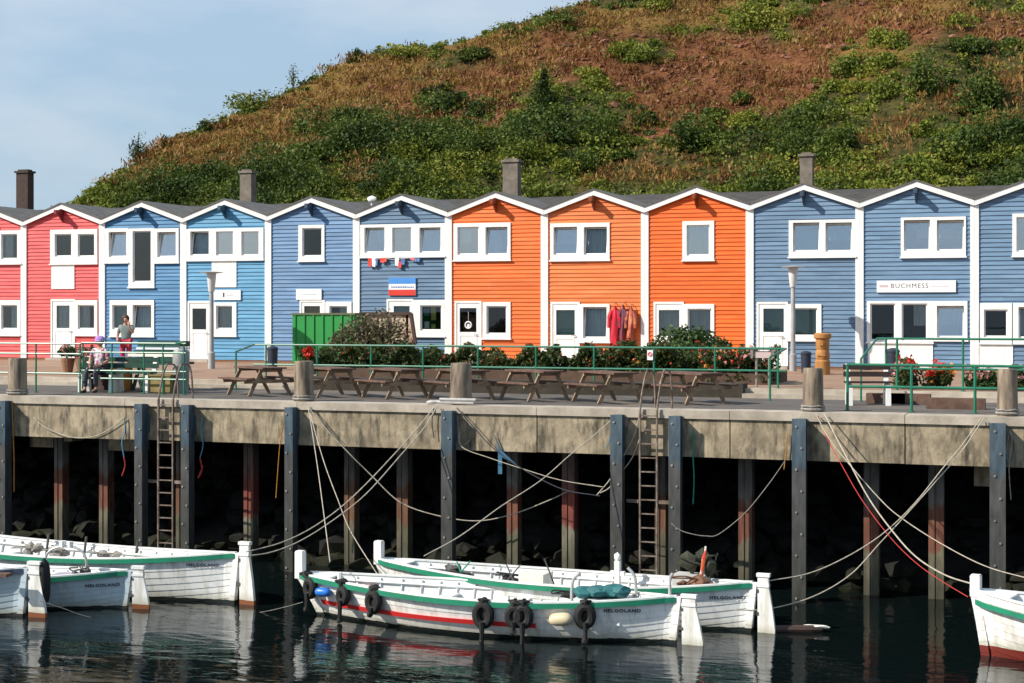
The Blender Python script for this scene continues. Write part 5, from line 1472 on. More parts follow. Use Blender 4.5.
# ---- boat 2, behind
E2s = at_z(746, 631, WZ); E2b = at_depth(397, 580, 31.4); E2b.z = WZ
B2 = Boat('b2', 'white open boat with green rail moored just behind the red striped boat', E2s, E2b, B=.90, fb=.70, bow_up=.12, stern_up=.17, mat=hw_black, rake=.4, rud_up=.14, rud_w=.28, post_up=.36)
B2.letters(B2.s_at(728), 'HELGOLAND', .08, .60)
L2 = B2.L
for k, (px, seed) in enumerate(((441, 3), (462, 5), (505, 7))):
    clutter(B2, sx(B2, px), .35 - .2 * k, .6, ['black net bundle on the rail of the rear centre boat, nearest its bow', 'black net bundle on the rail of the rear centre boat, beside the crossed cords', 'dark gear amidships in the rear centre boat'][k], blackm, r=(.17, .1, .06), seed=seed)
clutter(B2, sx(B2, 441), -.35, .62, 'grey coil of line by the far rail of the rear centre boat', greyd, 'rope_coil', 'rope coil', (.16, .1, .1), 3, 12)
for px, y in ((536, .0), (612, -.3)):
    x = sx(B2, px) * L2
    if px == 612:
        m = MB(); m.box((x - .05, y - .05, .3), (x + .05, y + .05, 1.05)); m.box((x - .14, y - .04, .78), (x + .14, y + .04, .86)); m.blob((x, y, 1.12), (.07, .07, .09), 1, .1); m.build('mooring_bitt', white, B2.o, world=False)
    else:
        m = MB(); m.box((x - .25, y - .25, .3), (x + .25, y + .25, .78)); m.build('engine_box', cream, B2.o, world=False)
        m = MB(); m.tube([(x - .4, y, .5), (x - .18, y + .02, 1.05)], .015, 5); m.build('tiller', greyd, B2.o, world=False)
for px in (466, 516):
    x = sx(B2, px) * L2; m = MB(); m.tube([(x + .17, .3, .50), (x - .14, .1, .92)], .014, 5); m.tube([(x - .15, .32, .50), (x + .15, .1, .90)], .014, 5); m.build('crossed_cord', ropeg if px < 500 else greyd, B2.o, world=False)
# furled flag, crate and dark gear at the stern of boat 2
x = sx(B2, 702) * L2; zt = 1.45
m = MB(); m.tube([tuple(B2.world(p)) for p in ((x + .14, -.1, .45), (x - .0, -.1, 1.0), (x - .04, -.1, zt))], .018, 6); pole = m.build('pole', cream)
o = empty('furled_flag', tuple(B2.world((x, -.1, .45))), 'furled red and orange flag on a pole at the rear boat stern', 'flag')
def reparent(ob, root):
    for v in ob.data.vertices: v.co -= Vector(root.location)
    ob.parent = root
reparent(pole, o)
m = MB(); m.tube([tuple(B2.world(p)) for p in ((x + .12, -.07, .6), (x + .06, -.06, .8), (x + .02, -.06, 1.0), (x - .02, -.07, 1.25), (x - .04, -.09, 1.38))], [.015, .045, .03, .042, .012], 7); c_ = m.build('cloth', pm('red_orange_flag', (.55, .10, .03), (.7, .65, .58), 10, stretch=(1, 1, .4), lo=.55, hi=.6, c3=(.5, .02, .02), scale3=7)); reparent(c_, o)
x = sx(B2, 686) * L2
m = MB(); m.box((x - .3, -.5, .5), (x + .3, -.1, .9)); m.v = [tuple(B2.world(p)) for p in m.v]; tag(recenter(m.build('fish_crate', pm('pale_grey_crate', (.5, .5, .47), (.42, .42, .4), 3))), 'pale crate standing in the stern of the rear centre boat', 'crate')
clutter(B2, sx(B2, 696), -.3, .98, 'black net heap on the pale crate beside the furled flag', pm('black_green_net', (.02, .025, .015), (.05, .05, .03), 9), r=(.2, .16, .2), n=6, seed=21)
clutter(B2, sx(B2, 697), .2, .72, 'rust brown rope bundle by the rudder of the red striped boat', pm('rust_brown_rope', (.22, .09, .04), (.06, .04, .03), 10), 'rope_coil', 'rope coil', (.2, .14, .14), 6, 31)

# ---- left boats
A = Boat('A', 'long white boat with green rail along the quay at the left', at_z(231, 603, WZ), yaw=25, L=9.2, B=.95, fb=.76, bow_up=.35, stern_up=.22, mat=hw_black, rudder=rud, rud_up=.20, rud_w=.30)
A.letters(A.s_at(203), 'HELGOLAND', .085, .74)
for k, px in enumerate((20, 48, 95)):
    clutter(A, sx(A, px), -.3, .62, ['grey gear in the long left boat near the frame edge', 'grey rope heap in the long left boat behind the steel hoop', 'grey coil in the long left boat near its stern'][k], roped, 'rope_coil', 'rope coil', (.2, .12, .1), 4, 40 + k)
for px in (22, 60, 112):
    x = sx(A, px) * A.L; m = MB(); m.tube([(x, -.72, .4), (x - .05, -.76, .95)], .03, 6); m.build('rowlock_post', greyd, A.o, world=False)
Bt = Boat('B', 'blue grey shaded boat with steel hoop beside the long left boat', at_z(122, 608, WZ), yaw=9, L=6.8, B=.92, fb=.60, bow_up=.2, stern_up=.12, mat=shadehull, rudder=rud, rud_up=.06, rud_w=.30)
Bt.letters(Bt.s_at(103), 'HELGOLAND', .08, .46)
x0, x1 = sx(Bt, 88) * Bt.L, sx(Bt, 48) * Bt.L
Bt.tube_part('steel_hoop', [(x0, .1, .4), (x0, .1, .95), (x0 + .2, .1, 1.15), (x1 - .22, .1, 1.15), (x1, .1, .95), (x1, .1, .4)], .025, galv)
xm = (x0 + x1) / 2; m = MB(); m.box((xm - .35, -.3, .25), (xm + .3, .3, .62)); m.build('engine_box', pm('mauve_grey_box', (.5, .44, .52), (.42, .38, .45), 3), Bt.o, world=False)
m = MB(); m.tube([(xm + .05, .1, 1.16), (xm + .05, .1, 1.28)], .06, 7); m.tube([(xm - .1, .1, 1.16), (xm - .1, .1, 1.27)], .05, 7); m.build('lamp', white, Bt.o, world=False)
clutter(Bt, sx(Bt, 86), .2, .62, 'dark rope heap at the foot of the steel hoop', greyd, 'rope_coil', 'rope coil', (.12, .1, .1), 3, 50)
Cb = Boat('C', 'blue grey shaded boat at the far left edge, only its stern in view', at_z(19, 616, WZ), yaw=16, L=6.5, B=.85, fb=.78 - .0, bow_up=.2, stern_up=.12, mat=shadehull, rail=pm('navy_rail', (.03, .05, .09), (.04, .06, .1), 3), rudder=rud, rud_up=.1, rud_w=.32)
m = MB(); x = sx(Cb, 12) * Cb.L; m.box((x - .2, Cb.b(.1) * 0 + .3, .8), (x + .2, .5, .86)); m.build('side_bench', tablewood, Cb.o, world=False)
# black fender between the two
w = at_depth(44, 582, 29.9); world_capsule('long_fender', 'long black fender hanging behind the leftmost rudder', 'fender', w, Vector((0, 0, 1)), .12, .45, blackm)

# ---- right boat
Db = Boat('D', 'white boat with brick red bottom at the right edge, bow in view', at_z(988, 655, WZ) + Vector((7.2, -1.5, 0)), at_z(988, 655, WZ), B=1.1, fb=.86, bow_up=.2, stern_up=.2, mat=hw_red, rake=.2, post_up=.26, rudder=None)
# floating log with a pale end
a = at_z(772, 629, WZ + .05); b = at_z(822, 629, WZ + .05); m = MB(); m.tube([a, a.lerp(b, .8), b], [.07, .075, .05], 9); o = m.build('floating_log', darkwood); recenter(o); tag(o, 'dark floating log with pale splintered end right of the centre boats', 'log')
m = MB(); m.blob(tuple(b + Vector((-.12, -.02, .04))), (.24, .06, .035), 2, .25, seed=4); c_ = m.build('splintered_end', cream); reparent(c_, o)

# ================================================================== ropes
def rope(px_pts, z0, z1, lab, mat, r=.017, name='mooring_rope', grp='mooring ropes between quay and boats', n=6):
    """px_pts: picture points of the hanging line; z0, z1: camera distance at the two ends"""
    k = len(px_pts); d = [0]
    for a, b in zip(px_pts[:-1], px_pts[1:]): d.append(d[-1] + math.hypot(b[0] - a[0], b[1] - a[1]))
    pts = [at_depth(x, y, z0 + (z1 - z0) * d[i] / d[-1]) for i, (x, y) in enumerate(px_pts)]
    m = MB(); m.tube(spline(pts, n), r * .62, 6)
    return tag(recenter(m.build(name, mat, smooth=True)), lab, 'rope', grp)
dq = lambda px, o_=-.12: depth_on(px, YQ + o_)
rope([(306, 404), (322, 424), (345, 449), (372, 476), (400, 502), (435, 515), (475, 521), (510, 515), (545, 502), (569, 491)], dq(306), dq(569, .98), 'white rope swagged from the container bollard to the red lead pile', ropew, .021)
rope([(436, 405), (420, 425), (399, 449), (367, 483), (340, 508), (310, 529), (280, 543), (246, 552)], dq(436), 31.0, 'pale rope from the hose bollard to the long left boat, upper of two', ropew, .018)
rope([(438, 405), (424, 428), (400, 456), (366, 494), (332, 521), (300, 541), (272, 552), (248, 556)], dq(438), 30.9, 'pale rope from the hose bollard to the long left boat, lower of two', ropew, .018)
rope([(308, 406), (312, 430), (318, 470), (324, 515), (330, 562)], dq(308), 30.0, 'thin pale rope dropping steeply to the bow of the red striped boat', ropew, .015)
rope([(309, 406), (314, 428), (325, 465), (338, 500), (350, 530), (372, 566), (378, 575)], dq(309), 31.2, 'thin pale rope dropping to the bow of the rear centre boat', ropew, .015)
rope([(457, 408), (472, 425), (492, 447), (521, 468), (562, 489), (600, 496)], dq(457), dq(600), 'dark blue rope slanting from the hose bollard towards the middle ladder', ropek, .018)
rope([(459, 430), (462, 447), (490, 458), (520, 468), (560, 480), (603, 487)], dq(459), dq(603), 'white rope drooping from the hose bollard pile to the ladder lines', ropew, .015)
rope([(614, 418), (592, 437), (570, 455), (540, 481), (500, 507), (460, 536), (424, 556)], dq(614), 30.6, 'pale rope from the pile left of the ladder down to the rear centre boat', ropew, .016)
rope([(639, 418), (634, 436), (624, 455), (611, 478), (597, 495)], dq(639), dq(597), 'white rope looped left from the middle ladder, upper strand', ropew, .018)
rope([(640, 438), (632, 458), (620, 474), (609, 488), (600, 493)], dq(640), dq(600), 'white rope looped left from the middle ladder, lower strand', ropew, .018)
rope([(671, 523), (680, 530), (692, 534), (706, 536), (719, 534), (745, 513), (768, 485), (785, 461)], dq(671, -.4), dq(785), 'slack grey rope hanging between two piles right of the middle ladder', roped, .015)
rope([(981, 418), (962, 445), (943, 468), (915, 503), (885, 532), (850, 555), (810, 573), (768, 581)], dq(981), 28.4, 'pale rope from the right bollard to the rear boat rudder, upper of two', ropew, .016)
rope([(984, 418), (964, 448), (946, 470), (905, 516), (880, 543), (850, 575), (812, 597), (768, 609), (735, 610)], dq(984), 28.3, 'pale rope from the right bollard to the rear boat stern, lower of two', ropew, .016)
rope([(824, 413), (834, 433), (846, 456), (868, 497), (890, 528), (915, 556), (945, 575), (976, 585)], dq(824), 27.3, 'bright white rope from the lamp bollard to the bow of the right boat', ropew, .021)
rope([(816, 414), (828, 437), (845, 459), (878, 497), (900, 517), (940, 543), (985, 566), (1030, 579)], dq(816), 27.5, 'pale rope crossing from the lamp bollard over the right boat bow', ropew, .015)
rope([(818, 416), (828, 440), (840, 462), (862, 500), (890, 537), (915, 562), (940, 580), (968, 597)], dq(818), 27.9, 'thin red rope sagging from the lamp bollard towards the right boat', roper, .013)
rope([(33, 417), (45, 427), (60, 434), (78, 438), (95, 436), (110, 429), (125, 417)], dq(33, -.06), dq(125, -.06), 'white rope garland hung on the quay face at the left', ropew, .018)
rope([(40, 601), (62, 608), (85, 616), (108, 620), (130, 620)], 29.6, 30.0, 'thin brown line trailing across the water from the leftmost rudder', roped, .01)
rope([(303, 602), (285, 607), (262, 612), (243, 613)], 29.9, 30.5, 'thin line trailing from the red striped boat bow to the long left boat', roped, .009)
rope([(163, 556), (190, 551), (214, 546), (238, 543)], dq(163), 31.1, 'pale rope lying along the stern of the long left boat', ropew, .012) if False else None
HG = 'short ropes hanging on the quay face'
for pts, mt, lab, r in (([(202, 417), (201, 432), (203, 445), (200, 458)], ropec, 'pale blue rope end hanging right of the left ladder', .02), ([(200, 458), (202, 470), (198, 478), (203, 466)], roper, 'red loop hanging under the pale blue rope end', .025),
                        ([(124, 418), (125, 432), (122, 442), (124, 457)], ropec, 'faded blue rope end at the right of the garland', .022), ([(124, 457), (125, 466), (122, 476)], roper, 'dark red rope end below the faded blue one', .025),
                        ([(693, 430), (693, 455), (694, 480), (693, 504)], ropeg, 'green rope hanging right of the middle ladder', .024), ([(283, 425), (280, 445), (278, 470), (276, 498)], ropey, 'orange rope hanging left of the container bollard', .017),
                        ([(12, 402), (13, 430), (14, 460), (14, 492)], ropey, 'orange yellow rope hanging beside the leftmost pile', .024), ([(1010, 430), (1012, 440), (1009, 468), (1011, 500)], ropew, 'pale rope end hanging right of the rightmost pile', .016),
                        ([(1009, 432), (1014, 440), (1015, 452), (1010, 464), (1006, 452), (1009, 434)], roped, 'coiled grey rope hanging at the right end of the quay', .022), ([(457, 415), (459, 430), (462, 446), (470, 440)], roped, 'grey rope loop hanging beside the hose bollard pile', .018),
                        ([(434, 408), (432, 422), (434, 438)], ropek, 'black rope end hanging left of the hose bollard pile', .018), ([(787, 432), (786, 450), (784, 470)], ropey, 'rusty rope end hanging left of the lamp bollard pile', .014), ([(620, 425), (612, 433), (607, 447)], ropec, 'bluish rope end hanging left of the middle ladder', .016)):
    rope(pts, dq(pts[0][0], -.07), dq(pts[-1][0], -.07), lab, mt, r, 'hanging_rope', HG)
# blue rag netting below the quay edge
m = MB(); P4 = [at_y(x, y, YQ - .07) for x, y in ((494, 435), (501, 450), (519, 467), (502, 457), (502, 474), (498, 474), (498, 446))]
m.prism([P4[0], P4[1], P4[3], P4[6]], (0, .03, 0)); m.prism([P4[6], P4[3], P4[4], P4[5]], (0, .025, 0)); m.prism([P4[1], P4[2], P4[3]], (0, .02, 0))
tag(recenter(m.build('blue_rag', pm('faded_blue_cloth', (.05, .15, .24), (.035, .10, .17), 8, rough=.9))), 'torn blue rag hanging on the quay face right of the hose bollard', 'rag')
# white hose wound round the bollard foot
pts = [(426, 409), (431, 408), (438, 406), (449, 403), (462, 400), (474, 399)]
P5 = [on_ground(x, YQ + .02 + (.0 if i < 2 else .04), .06) for i, (x, y) in enumerate(pts)]
m = MB(); m.tube(spline([P5[0] + Vector((0, .1, -.02))] + P5[1:], 6), .04, 8); m.tube(spline([p + Vector((.05, -.02, .06)) for p in P5[2:]], 6), .035, 8); tag(recenter(m.build('hose', pm('white_hose', (.46, .44, .42), (.34, .33, .32), 5, rough=.7), smooth=True)), 'thick pale hose lying along the quay edge at its bollard', 'hose')
# ================================================================== the hill
YB = 62.0; SL = .62
SIL = [(-40, 268), (20, 243), (70, 212), (100, 186), (133, 160), (165, 140), (192, 131), (230, 113), (270, 96), (310, 77), (353, 55), (402, 47), (450, 46), (509, 27), (560, 11), (600, -2), (680, -25), (800, -50), (1000, -62), (1300, -62)]
cx = []; cd = []
for px, py in SIL:
    t = (px - 512) / F; e = (YH - py) / F; k = t * ST + CT
    Zc = (EYE + SL * YB) / (SL * k - e)
    p = at_depth(px, py, Zc); cx.append(p.x); cd.append(p.y - YB)
cx = np.array(cx); cd = np.array(cd)
def vnoise(x, y, sc, seed):
    """smooth value noise on arrays"""
    r = np.random.default_rng(seed); G = r.random((256, 256))
    u, v = x * sc + 100.3, y * sc + 57.1
    i, j = np.floor(u).astype(int), np.floor(v).astype(int); f, g = u - i, v - j
    f = f * f * (3 - 2 * f); g = g * g * (3 - 2 * g)
    a = G[i % 256, j % 256]; b = G[(i + 1) % 256, j % 256]; c = G[i % 256, (j + 1) % 256]; d = G[(i + 1) % 256, (j + 1) % 256]
    return (a * (1 - f) + b * f) * (1 - g) + (c * (1 - f) + d * f) * g - .5
def hill(x, y):
    x = np.asarray(x, float); y = np.asarray(y, float)
    D = np.interp(x, cx, cd); s = y - YB
    base = SL * np.minimum(s, D) - .12 * np.maximum(s - D, 0) - .006 * np.maximum(s - D, 0) ** 2
    amp = np.clip(s / 8, 0, 1)
    rough_ = np.clip((D - s) / 4, .25, 1)
    n = vnoise(x, y, .16, 1) * 1.5 + vnoise(x, y, .45, 2) * .6 + vnoise(x, y, 1.3, 3) * .22
    return np.where(s > 0, base + n * amp * rough_, s * .3)
# red scree, dry grass and green as regions of the slope
RED_E = [(450, 100, 62, 30), (400, 95, 45, 24), (600, 68, 120, 38), (740, 95, 80, 36), (760, 60, 110, 30), (850, 28, 85, 22), (1000, 35, 45, 20), (690, 120, 55, 22), (560, 55, 60, 26), (500, 75, 70, 22)]
GOLD_E = [(225, 130, 120, 24), (315, 100, 80, 26), (500, 48, 70, 13), (620, 20, 70, 14), (180, 150, 50, 12), (720, 10, 60, 16), (930, 12, 60, 16), (400, 70, 60, 14), (860, 60, 40, 20)]
GRN_E = [(543, 85, 16, 30), (440, 96, 24, 17), (640, 52, 34, 12), (752, 16, 42, 18), (585, 96, 40, 20), (880, 62, 46, 24), (985, 80, 55, 45), (390, 50, 60, 6), (790, 8, 30, 16), (900, 100, 90, 30), (850, 115, 60, 25)]
rot_e = -.42
def cover(x, y):
    X = x * CT + y * ST; Z = -x * ST + y * CT
    h = hill(x, y); px = 512 + F * X / Z; py = YH - F * (h - EYE) / Z
    def f(L_, tilt=False):
        m = np.full(len(x), -9.0)
        for cx_, cy_, rx, ry in L_:
            dx, dy = px - cx_, py - cy_
            if tilt and cx_ < 420: dx, dy = dx * math.cos(rot_e) + dy * math.sin(rot_e), -dx * math.sin(rot_e) + dy * math.cos(rot_e)
            m = np.maximum(m, 1 - (dx / rx) ** 2 - (dy / ry) ** 2)
        return m
    nn = vnoise(x, y, .22, 8) * 1.5 + vnoise(x, y, .7, 9) * .9
    r, g, k = f(RED_E) + nn, f(GOLD_E, True) + nn * .8, f(GRN_E) + nn * .7
    return px, py, h, r, g, k
gx = np.arange(-95, 75, .6); gy = np.concatenate([np.arange(YB - 1, YB + 62, .6), np.arange(YB + 63, YB + 160, 6)])
GX, GY = np.meshgrid(gx, gy); H = hill(GX.ravel(), GY.ravel())
V = np.stack([GX.ravel(), GY.ravel(), H], 1); nx_ = len(gx)
idx = np.arange(len(gx) * len(gy)).reshape(len(gy), nx_)
Fq = np.stack([idx[:-1, :-1], idx[:-1, 1:], idx[1:, 1:], idx[1:, :-1]], -1).reshape(-1, 4)
hm, nt, P, N, L = new_mat('hill_soil')
px, py, h, r, g, k = cover(V[:, 0], V[:, 1])
at = N('ShaderNodeAttribute'); at.attribute_name = 'soil'
geo = N('ShaderNodeNewGeometry')
def nz_(sc, det=6):
    n = N('ShaderNodeTexNoise'); n.inputs['Scale'].default_value = sc; n.inputs['Detail'].default_value = det; n.inputs['Roughness'].default_value = .65; L(geo.outputs['Position'], n.inputs['Vector']); return n
def mixc(fac, a, b):
    m = N('ShaderNodeMix'); m.data_type = 'RGBA'; L(fac, m.inputs[0])
    for s_, v in ((6, a), (7, b)):
        if isinstance(v, tuple): m.inputs[s_].default_value = (*v, 1)
        else: L(v, m.inputs[s_])
    return m.outputs[2]
def rng(n, a, b):
    m = N('ShaderNodeMapRange'); m.inputs['From Min'].default_value = a; m.inputs['From Max'].default_value = b; L(n, m.inputs['Value']); return m.outputs['Result']
n1 = nz_(1.6); n2 = nz_(6)
red = mixc(rng(n1.outputs['Fac'], .38, .62), (.085, .032, .014), (.17, .068, .03)); red = mixc(rng(n2.outputs['Fac'], .5, .7), red, (.25, .125, .06))
gr = mixc(rng(n1.outputs['Fac'], .4, .6), (.03, .036, .011), (.08, .065, .022))
sp = N('ShaderNodeSeparateColor'); L(at.outputs['Color'], sp.inputs[0])
gold = mixc(rng(n2.outputs['Fac'], .4, .6), (.20, .12, .035), (.13, .075, .025))
c1 = mixc(sp.outputs[1], gr, gold); c2 = mixc(sp.outputs[0], c1, red)
L(c2, P.inputs['Base Color']); P.inputs['Roughness'].default_value = .95; P.inputs['Specular IOR Level'].default_value = .1
bp = N('ShaderNodeBump'); bp.inputs['Strength'].default_value = .9; bp.inputs['Distance'].default_value = .12; L(n2.outputs['Fac'], bp.inputs['Height']); L(bp.outputs['Normal'], P.inputs['Normal'])
o = big_mesh('hillside', V, Fq, hm); o['kind'] = 'structure'
for p_ in o.data.polygons: p_.use_smooth = True
ca = o.data.color_attributes.new('soil', 'FLOAT_COLOR', 'POINT')
cc = np.zeros((len(V), 4)); cc[:, 0] = np.clip(r * 1.6 + .3, 0, 1) * np.clip(1 - k * 1.5, 0, 1); cc[:, 1] = np.clip(g * 1.6 + .5, 0, 1); cc[:, 3] = 1
ca.data.foreach_set('color', cc.ravel())

g_dark = leaf_mat('scrub_dark_green', [(0, (.012, .022, .005)), (.35, (.038, .066, .011)), (.65, (.085, .125, .018)), (1, (.17, .20, .035))], clump=.74, nscale=.5)
g_yel = leaf_mat('scrub_yellow_green', [(0, (.055, .08, .01)), (.5, (.145, .18, .02)), (1, (.30, .28, .045))], clump=.7, nscale=.45)
g_dry = leaf_mat('dry_grass', [(0, (.14, .075, .018)), (.5, (.29, .165, .045)), (1, (.42, .28, .10))], trans=.35, clump=.7)
g_rust = leaf_mat('rust_weed', [(0, (.07, .026, .010)), (.4, (.175, .068, .022)), (.7, (.24, .115, .035)), (1, (.14, .12, .025))], clump=.75, nscale=.4)

# templates of scrub clumps
def template(n, rad, lump): return crown_points(n, rad, lump)
tbig = [crown_points(900, (1, 1, .95), int(RNG.integers(7, 13)), .15) for _ in range(6)]
tmpl = [template(280, (1, 1, .9), int(RNG.integers(5, 9))) for _ in range(8)]
N0 = 22000
x = RNG.uniform(-80, 42, N0); y = YB + RNG.random(N0) * np.interp(x, cx, cd) * 1.06 + .2
px, py, h, r, g, k = cover(x, y)
vis = (px > -60) & (px < 1090) & (py < 235) & (py > -70)
low = np.clip((py - 105) / 60, -.9, 1.2) + vnoise(x, y, .3, 14) * 1.3
flank = np.clip((380 - px) / 120, 0, 1) * ((np.interp(x, cx, cd) - (y - YB)) < 9.0) * (py > 60)
low = low - flank * 1.3
dryp = (vnoise(x, y, .17, 41) + vnoise(x, y, .5, 42) * .5 + RNG.normal(0, .07, N0)) > .17
crestg = ((np.interp(x, cx, cd) - (y - YB)) < 1.5) & (vnoise(x, y, .25, 43) > -.12)
isgreen = (k > .1) | ((r < -.05) & (g < .0)) | (low > .42 + RNG.normal(0, .25, N0))
isgreen = (isgreen & ~(dryp & (py < 185))) | crestg
C = {0: [], 1: [], 2: [], 3: []}; Sz = {0: [], 1: [], 2: [], 3: []}
bn = vnoise(x, y, .12, 21) + vnoise(x, y, .5, 22) * .5
order = np.where(vis)[0]
near_crest = np.interp(x, cx, cd) - (y - YB)
cnt = 0
for i in order:
    if isgreen[i]:
        if RNG.random() > .62:
            n = RNG.integers(16, 34); C[1].append(RNG.normal(size=(n, 3)) * (.4, .4, .08) + (x[i], y[i], h[i] + .08)); Sz[1].append(RNG.uniform(.05, .13, n)); continue
        sz = (RNG.uniform(.3, .7) if RNG.random() > .13 else RNG.uniform(.9, 2.0)) * (1.2 if py[i] > 130 else .8) * (1 + .5 * max(0, vnoise(x[i:i + 1], y[i:i + 1], .2, 30)[0]))
        if py[i] < 125: sz = min(sz, 1.0)
        if near_crest[i] < 3: sz = min(sz, .9) * .7
        if px[i] < 150: sz = min(sz, .6)
        t = tmpl[RNG.integers(0, 8)] if sz < .8 else tbig[RNG.integers(0, 6)]; a = RNG.uniform(0, 6.28); ca_, sa_ = math.cos(a), math.sin(a)
        sel = RNG.random(len(t)) < np.clip(sz * .8, .25, .9)
        q = t[sel]; hz = RNG.uniform(.6, 1.25)
        q = np.stack([(q[:, 0] * ca_ - q[:, 1] * sa_) * sz, (q[:, 0] * sa_ + q[:, 1] * ca_) * sz, q[:, 2] * sz * hz], 1) + (x[i], y[i], h[i] - .1)
        m_ = 1 if bn[i] + RNG.normal(0, .12) > (.02 if sz < 1.1 else .35) else 0
        if (py[i] > 150 and 330 < px[i] < 680) and RNG.random() < .4: m_ = 1
        C[m_].append(q); Sz[m_].append(RNG.uniform(.07, .16, len(q)))
    elif dryp[i] or g[i] > -.1 or r[i] < 0 or RNG.random() < .8:
        n = RNG.integers(14, 30); q = RNG.normal(size=(n, 3)) * (.35, .35, .09) + (x[i], y[i], h[i] + .12)
        kk = 2 if ((g[i] > -.1 or dryp[i]) and RNG.random() < .6) else 3
        if RNG.random() < .16: kk = 1
        C[kk].append(q); Sz[kk].append(RNG.uniform(.05, .14, n))
for kk, nm, mt in ((0, 'hillside_scrub', g_dark), (1, 'hillside_herbs', g_yel), (2, 'dry_grass', g_dry), (3, 'rusty_weeds', g_rust)):
    c = np.concatenate(C[kk]); s = np.concatenate(Sz[kk])
    V, Fq = leaf_quads(c, s, aspect=1.6 if kk < 2 else 3.2, up=None if kk < 2 else .6)
    o = big_mesh(nm, V, Fq, mt); o['kind'] = 'stuff'
    print(nm, len(c))
# loose red stones
VV = []; FF = []; off = 0
xs = RNG.uniform(-70, 42, 9000); ys = YB + RNG.random(9000) * np.interp(xs, cx, cd)
px, py, h, r, g, k = cover(xs, ys); ok = (r > .0) & (k < .3) & (px > -50) & (px < 1080) & (py > -60)
for i in np.where(ok)[0][:2600]:
    s = RNG.uniform(.06, .2) * (1 + .5 * (RNG.random() > .93)) * np.array([1.2, 1, .7]); v = iv * (1 + RNG.uniform(-.3, .3, (12 if len(iv) == 12 else len(iv), 1))) * s + (xs[i], ys[i], h[i] + .03)
    VV.append(v); FF.append(ifc + off); off += len(iv)
stone = pm('red_sandstone', (.26, .115, .07), (.15, .06, .035), 2.2, rough=.95, c3=(.38, .24, .18), scale3=1.1, lo3=.6, hi3=.75)
me = bpy.data.meshes.new('loose_stones'); me.from_pydata(np.concatenate(VV).tolist(), [], np.concatenate(FF).tolist()); me.materials.append(stone)
o = bpy.data.objects.new('loose_stones', me); COL.objects.link(o); o['kind'] = 'stuff'

# single shrubs and small trees standing out on the slope
def hill_plant(px, py, wpx, hpx, lab, n, mat, name='shrub', cat='shrub', sparse=False, group=None, cone=False):
    # find the spot on the slope seen at this pixel
    t = (px - 512) / F; lo = None
    for Z in np.arange(62, 130, .15):
        p = at_depth(px, py, Z)
        if hill([p.x], [p.y])[0] >= p.z: lo = p; break
    if lo is None:
        D = 0
        for Z in np.arange(62, 130, .25):
            p = at_depth(px, py, Z); d = p.z - hill([p.x], [p.y])[0]
            if lo is None or d < D: lo, D = p, d
        lo = Vector((lo.x, lo.y, hill([lo.x], [lo.y])[0])); 
    Zc = -lo.x * ST + lo.y * CT; w = wpx / 2 * Zc / F; hh = hpx * Zc / F
    o = empty(name, (lo.x, lo.y, lo.z - .1), lab, cat, group)
    n = int(n * 1.8); q = crown_points(n, (w, w * .9, hh), 10 if not sparse else 14, .3)
    if cone: q[:, :2] *= np.clip(1.25 - q[:, 2:3] / hh, .12, 1)
    V, Fq = leaf_quads(q, RNG.uniform(.07, .16, n) * (.75 if sparse else 1)); f = big_mesh('crown', V, Fq, mat); f.parent = o
    m = MB(); m.tube([(0, 0, -.1), (.03, 0, hh * .5), (.0, .02, hh * .95)], [.06, .04, .012], 5)
    for k_ in range(7):
        a = RNG.uniform(0, 6.28); zz = hh * RNG.uniform(.2, .7); m.tube([(0, 0, zz), (math.cos(a) * w * .5, math.sin(a) * w * .5, zz + hh * .12), (math.cos(a) * w * .85, math.sin(a) * w * .85, zz + hh * .28)], [.025, .016, .007], 4)
    m.build('trunk', stemm, o, world=False)
for a in ((543, 112, 30, 52, 'tall dark conical shrub on the slope above the two orange huts', 900, g_dark, 'shrub', 'shrub', False, None, True), (440, 112, 40, 30, 'rounded green shrub amid the red scree above the wreath door hut', 800, g_dark), (300, 138, 26, 28, 'dark upright shrub on the lower left slope', 500, g_dark),
          (293, 84, 16, 26, 'thin wispy tall plant on the skyline left of centre', 90, g_dark, 'shrub', 'shrub', True), (138, 160, 24, 28, 'bushy shrub lowest on the left skyline', 420, g_dark, 'shrub', 'shrub', True), (166, 148, 10, 16, 'small pointed shrub on the left skyline beside the lowest one', 120, g_dark, 'shrub', 'shrub', True), (205, 132, 16, 14, 'low dark shrub on the left skyline above the deep blue hut', 220, g_dark),
          (250, 106, 50, 20, 'spreading yellow green shrub on the left skyline', 600, g_yel), (355, 62, 22, 16, 'dense round shrub on the skyline above the slate blue hut', 400, g_dark), (400, 56, 60, 13, 'long low green shrub along the skyline above the slate blue hut', 800, g_yel), (512, 38, 22, 16, 'ragged bare shrub on the skyline above the first orange hut', 130, g_dark, 'shrub', 'shrub', True), (560, 22, 60, 14, 'low green shrub at the top of the visible skyline', 600, g_dark),
          (985, 110, 60, 55, 'large dark green shrub high at the right edge of the hill', 1500, g_dark), (925, 95, 46, 40, 'broad dark shrub left of the largest one on the right slope', 1000, g_dark), (755, 30, 60, 34, 'yellow green shrub near the top edge above the last orange hut', 1000, g_yel), (838, 155, 50, 40, 'dark shrub above the grey blue hut chimney', 1000, g_dark), (640, 60, 46, 20, 'low olive shrub inside the upper red scree', 600, g_yel), (690, 150, 44, 34, 'rounded shrub between green slope and red scree above the vivid orange hut', 800, g_dark)):
    hill_plant(*a)

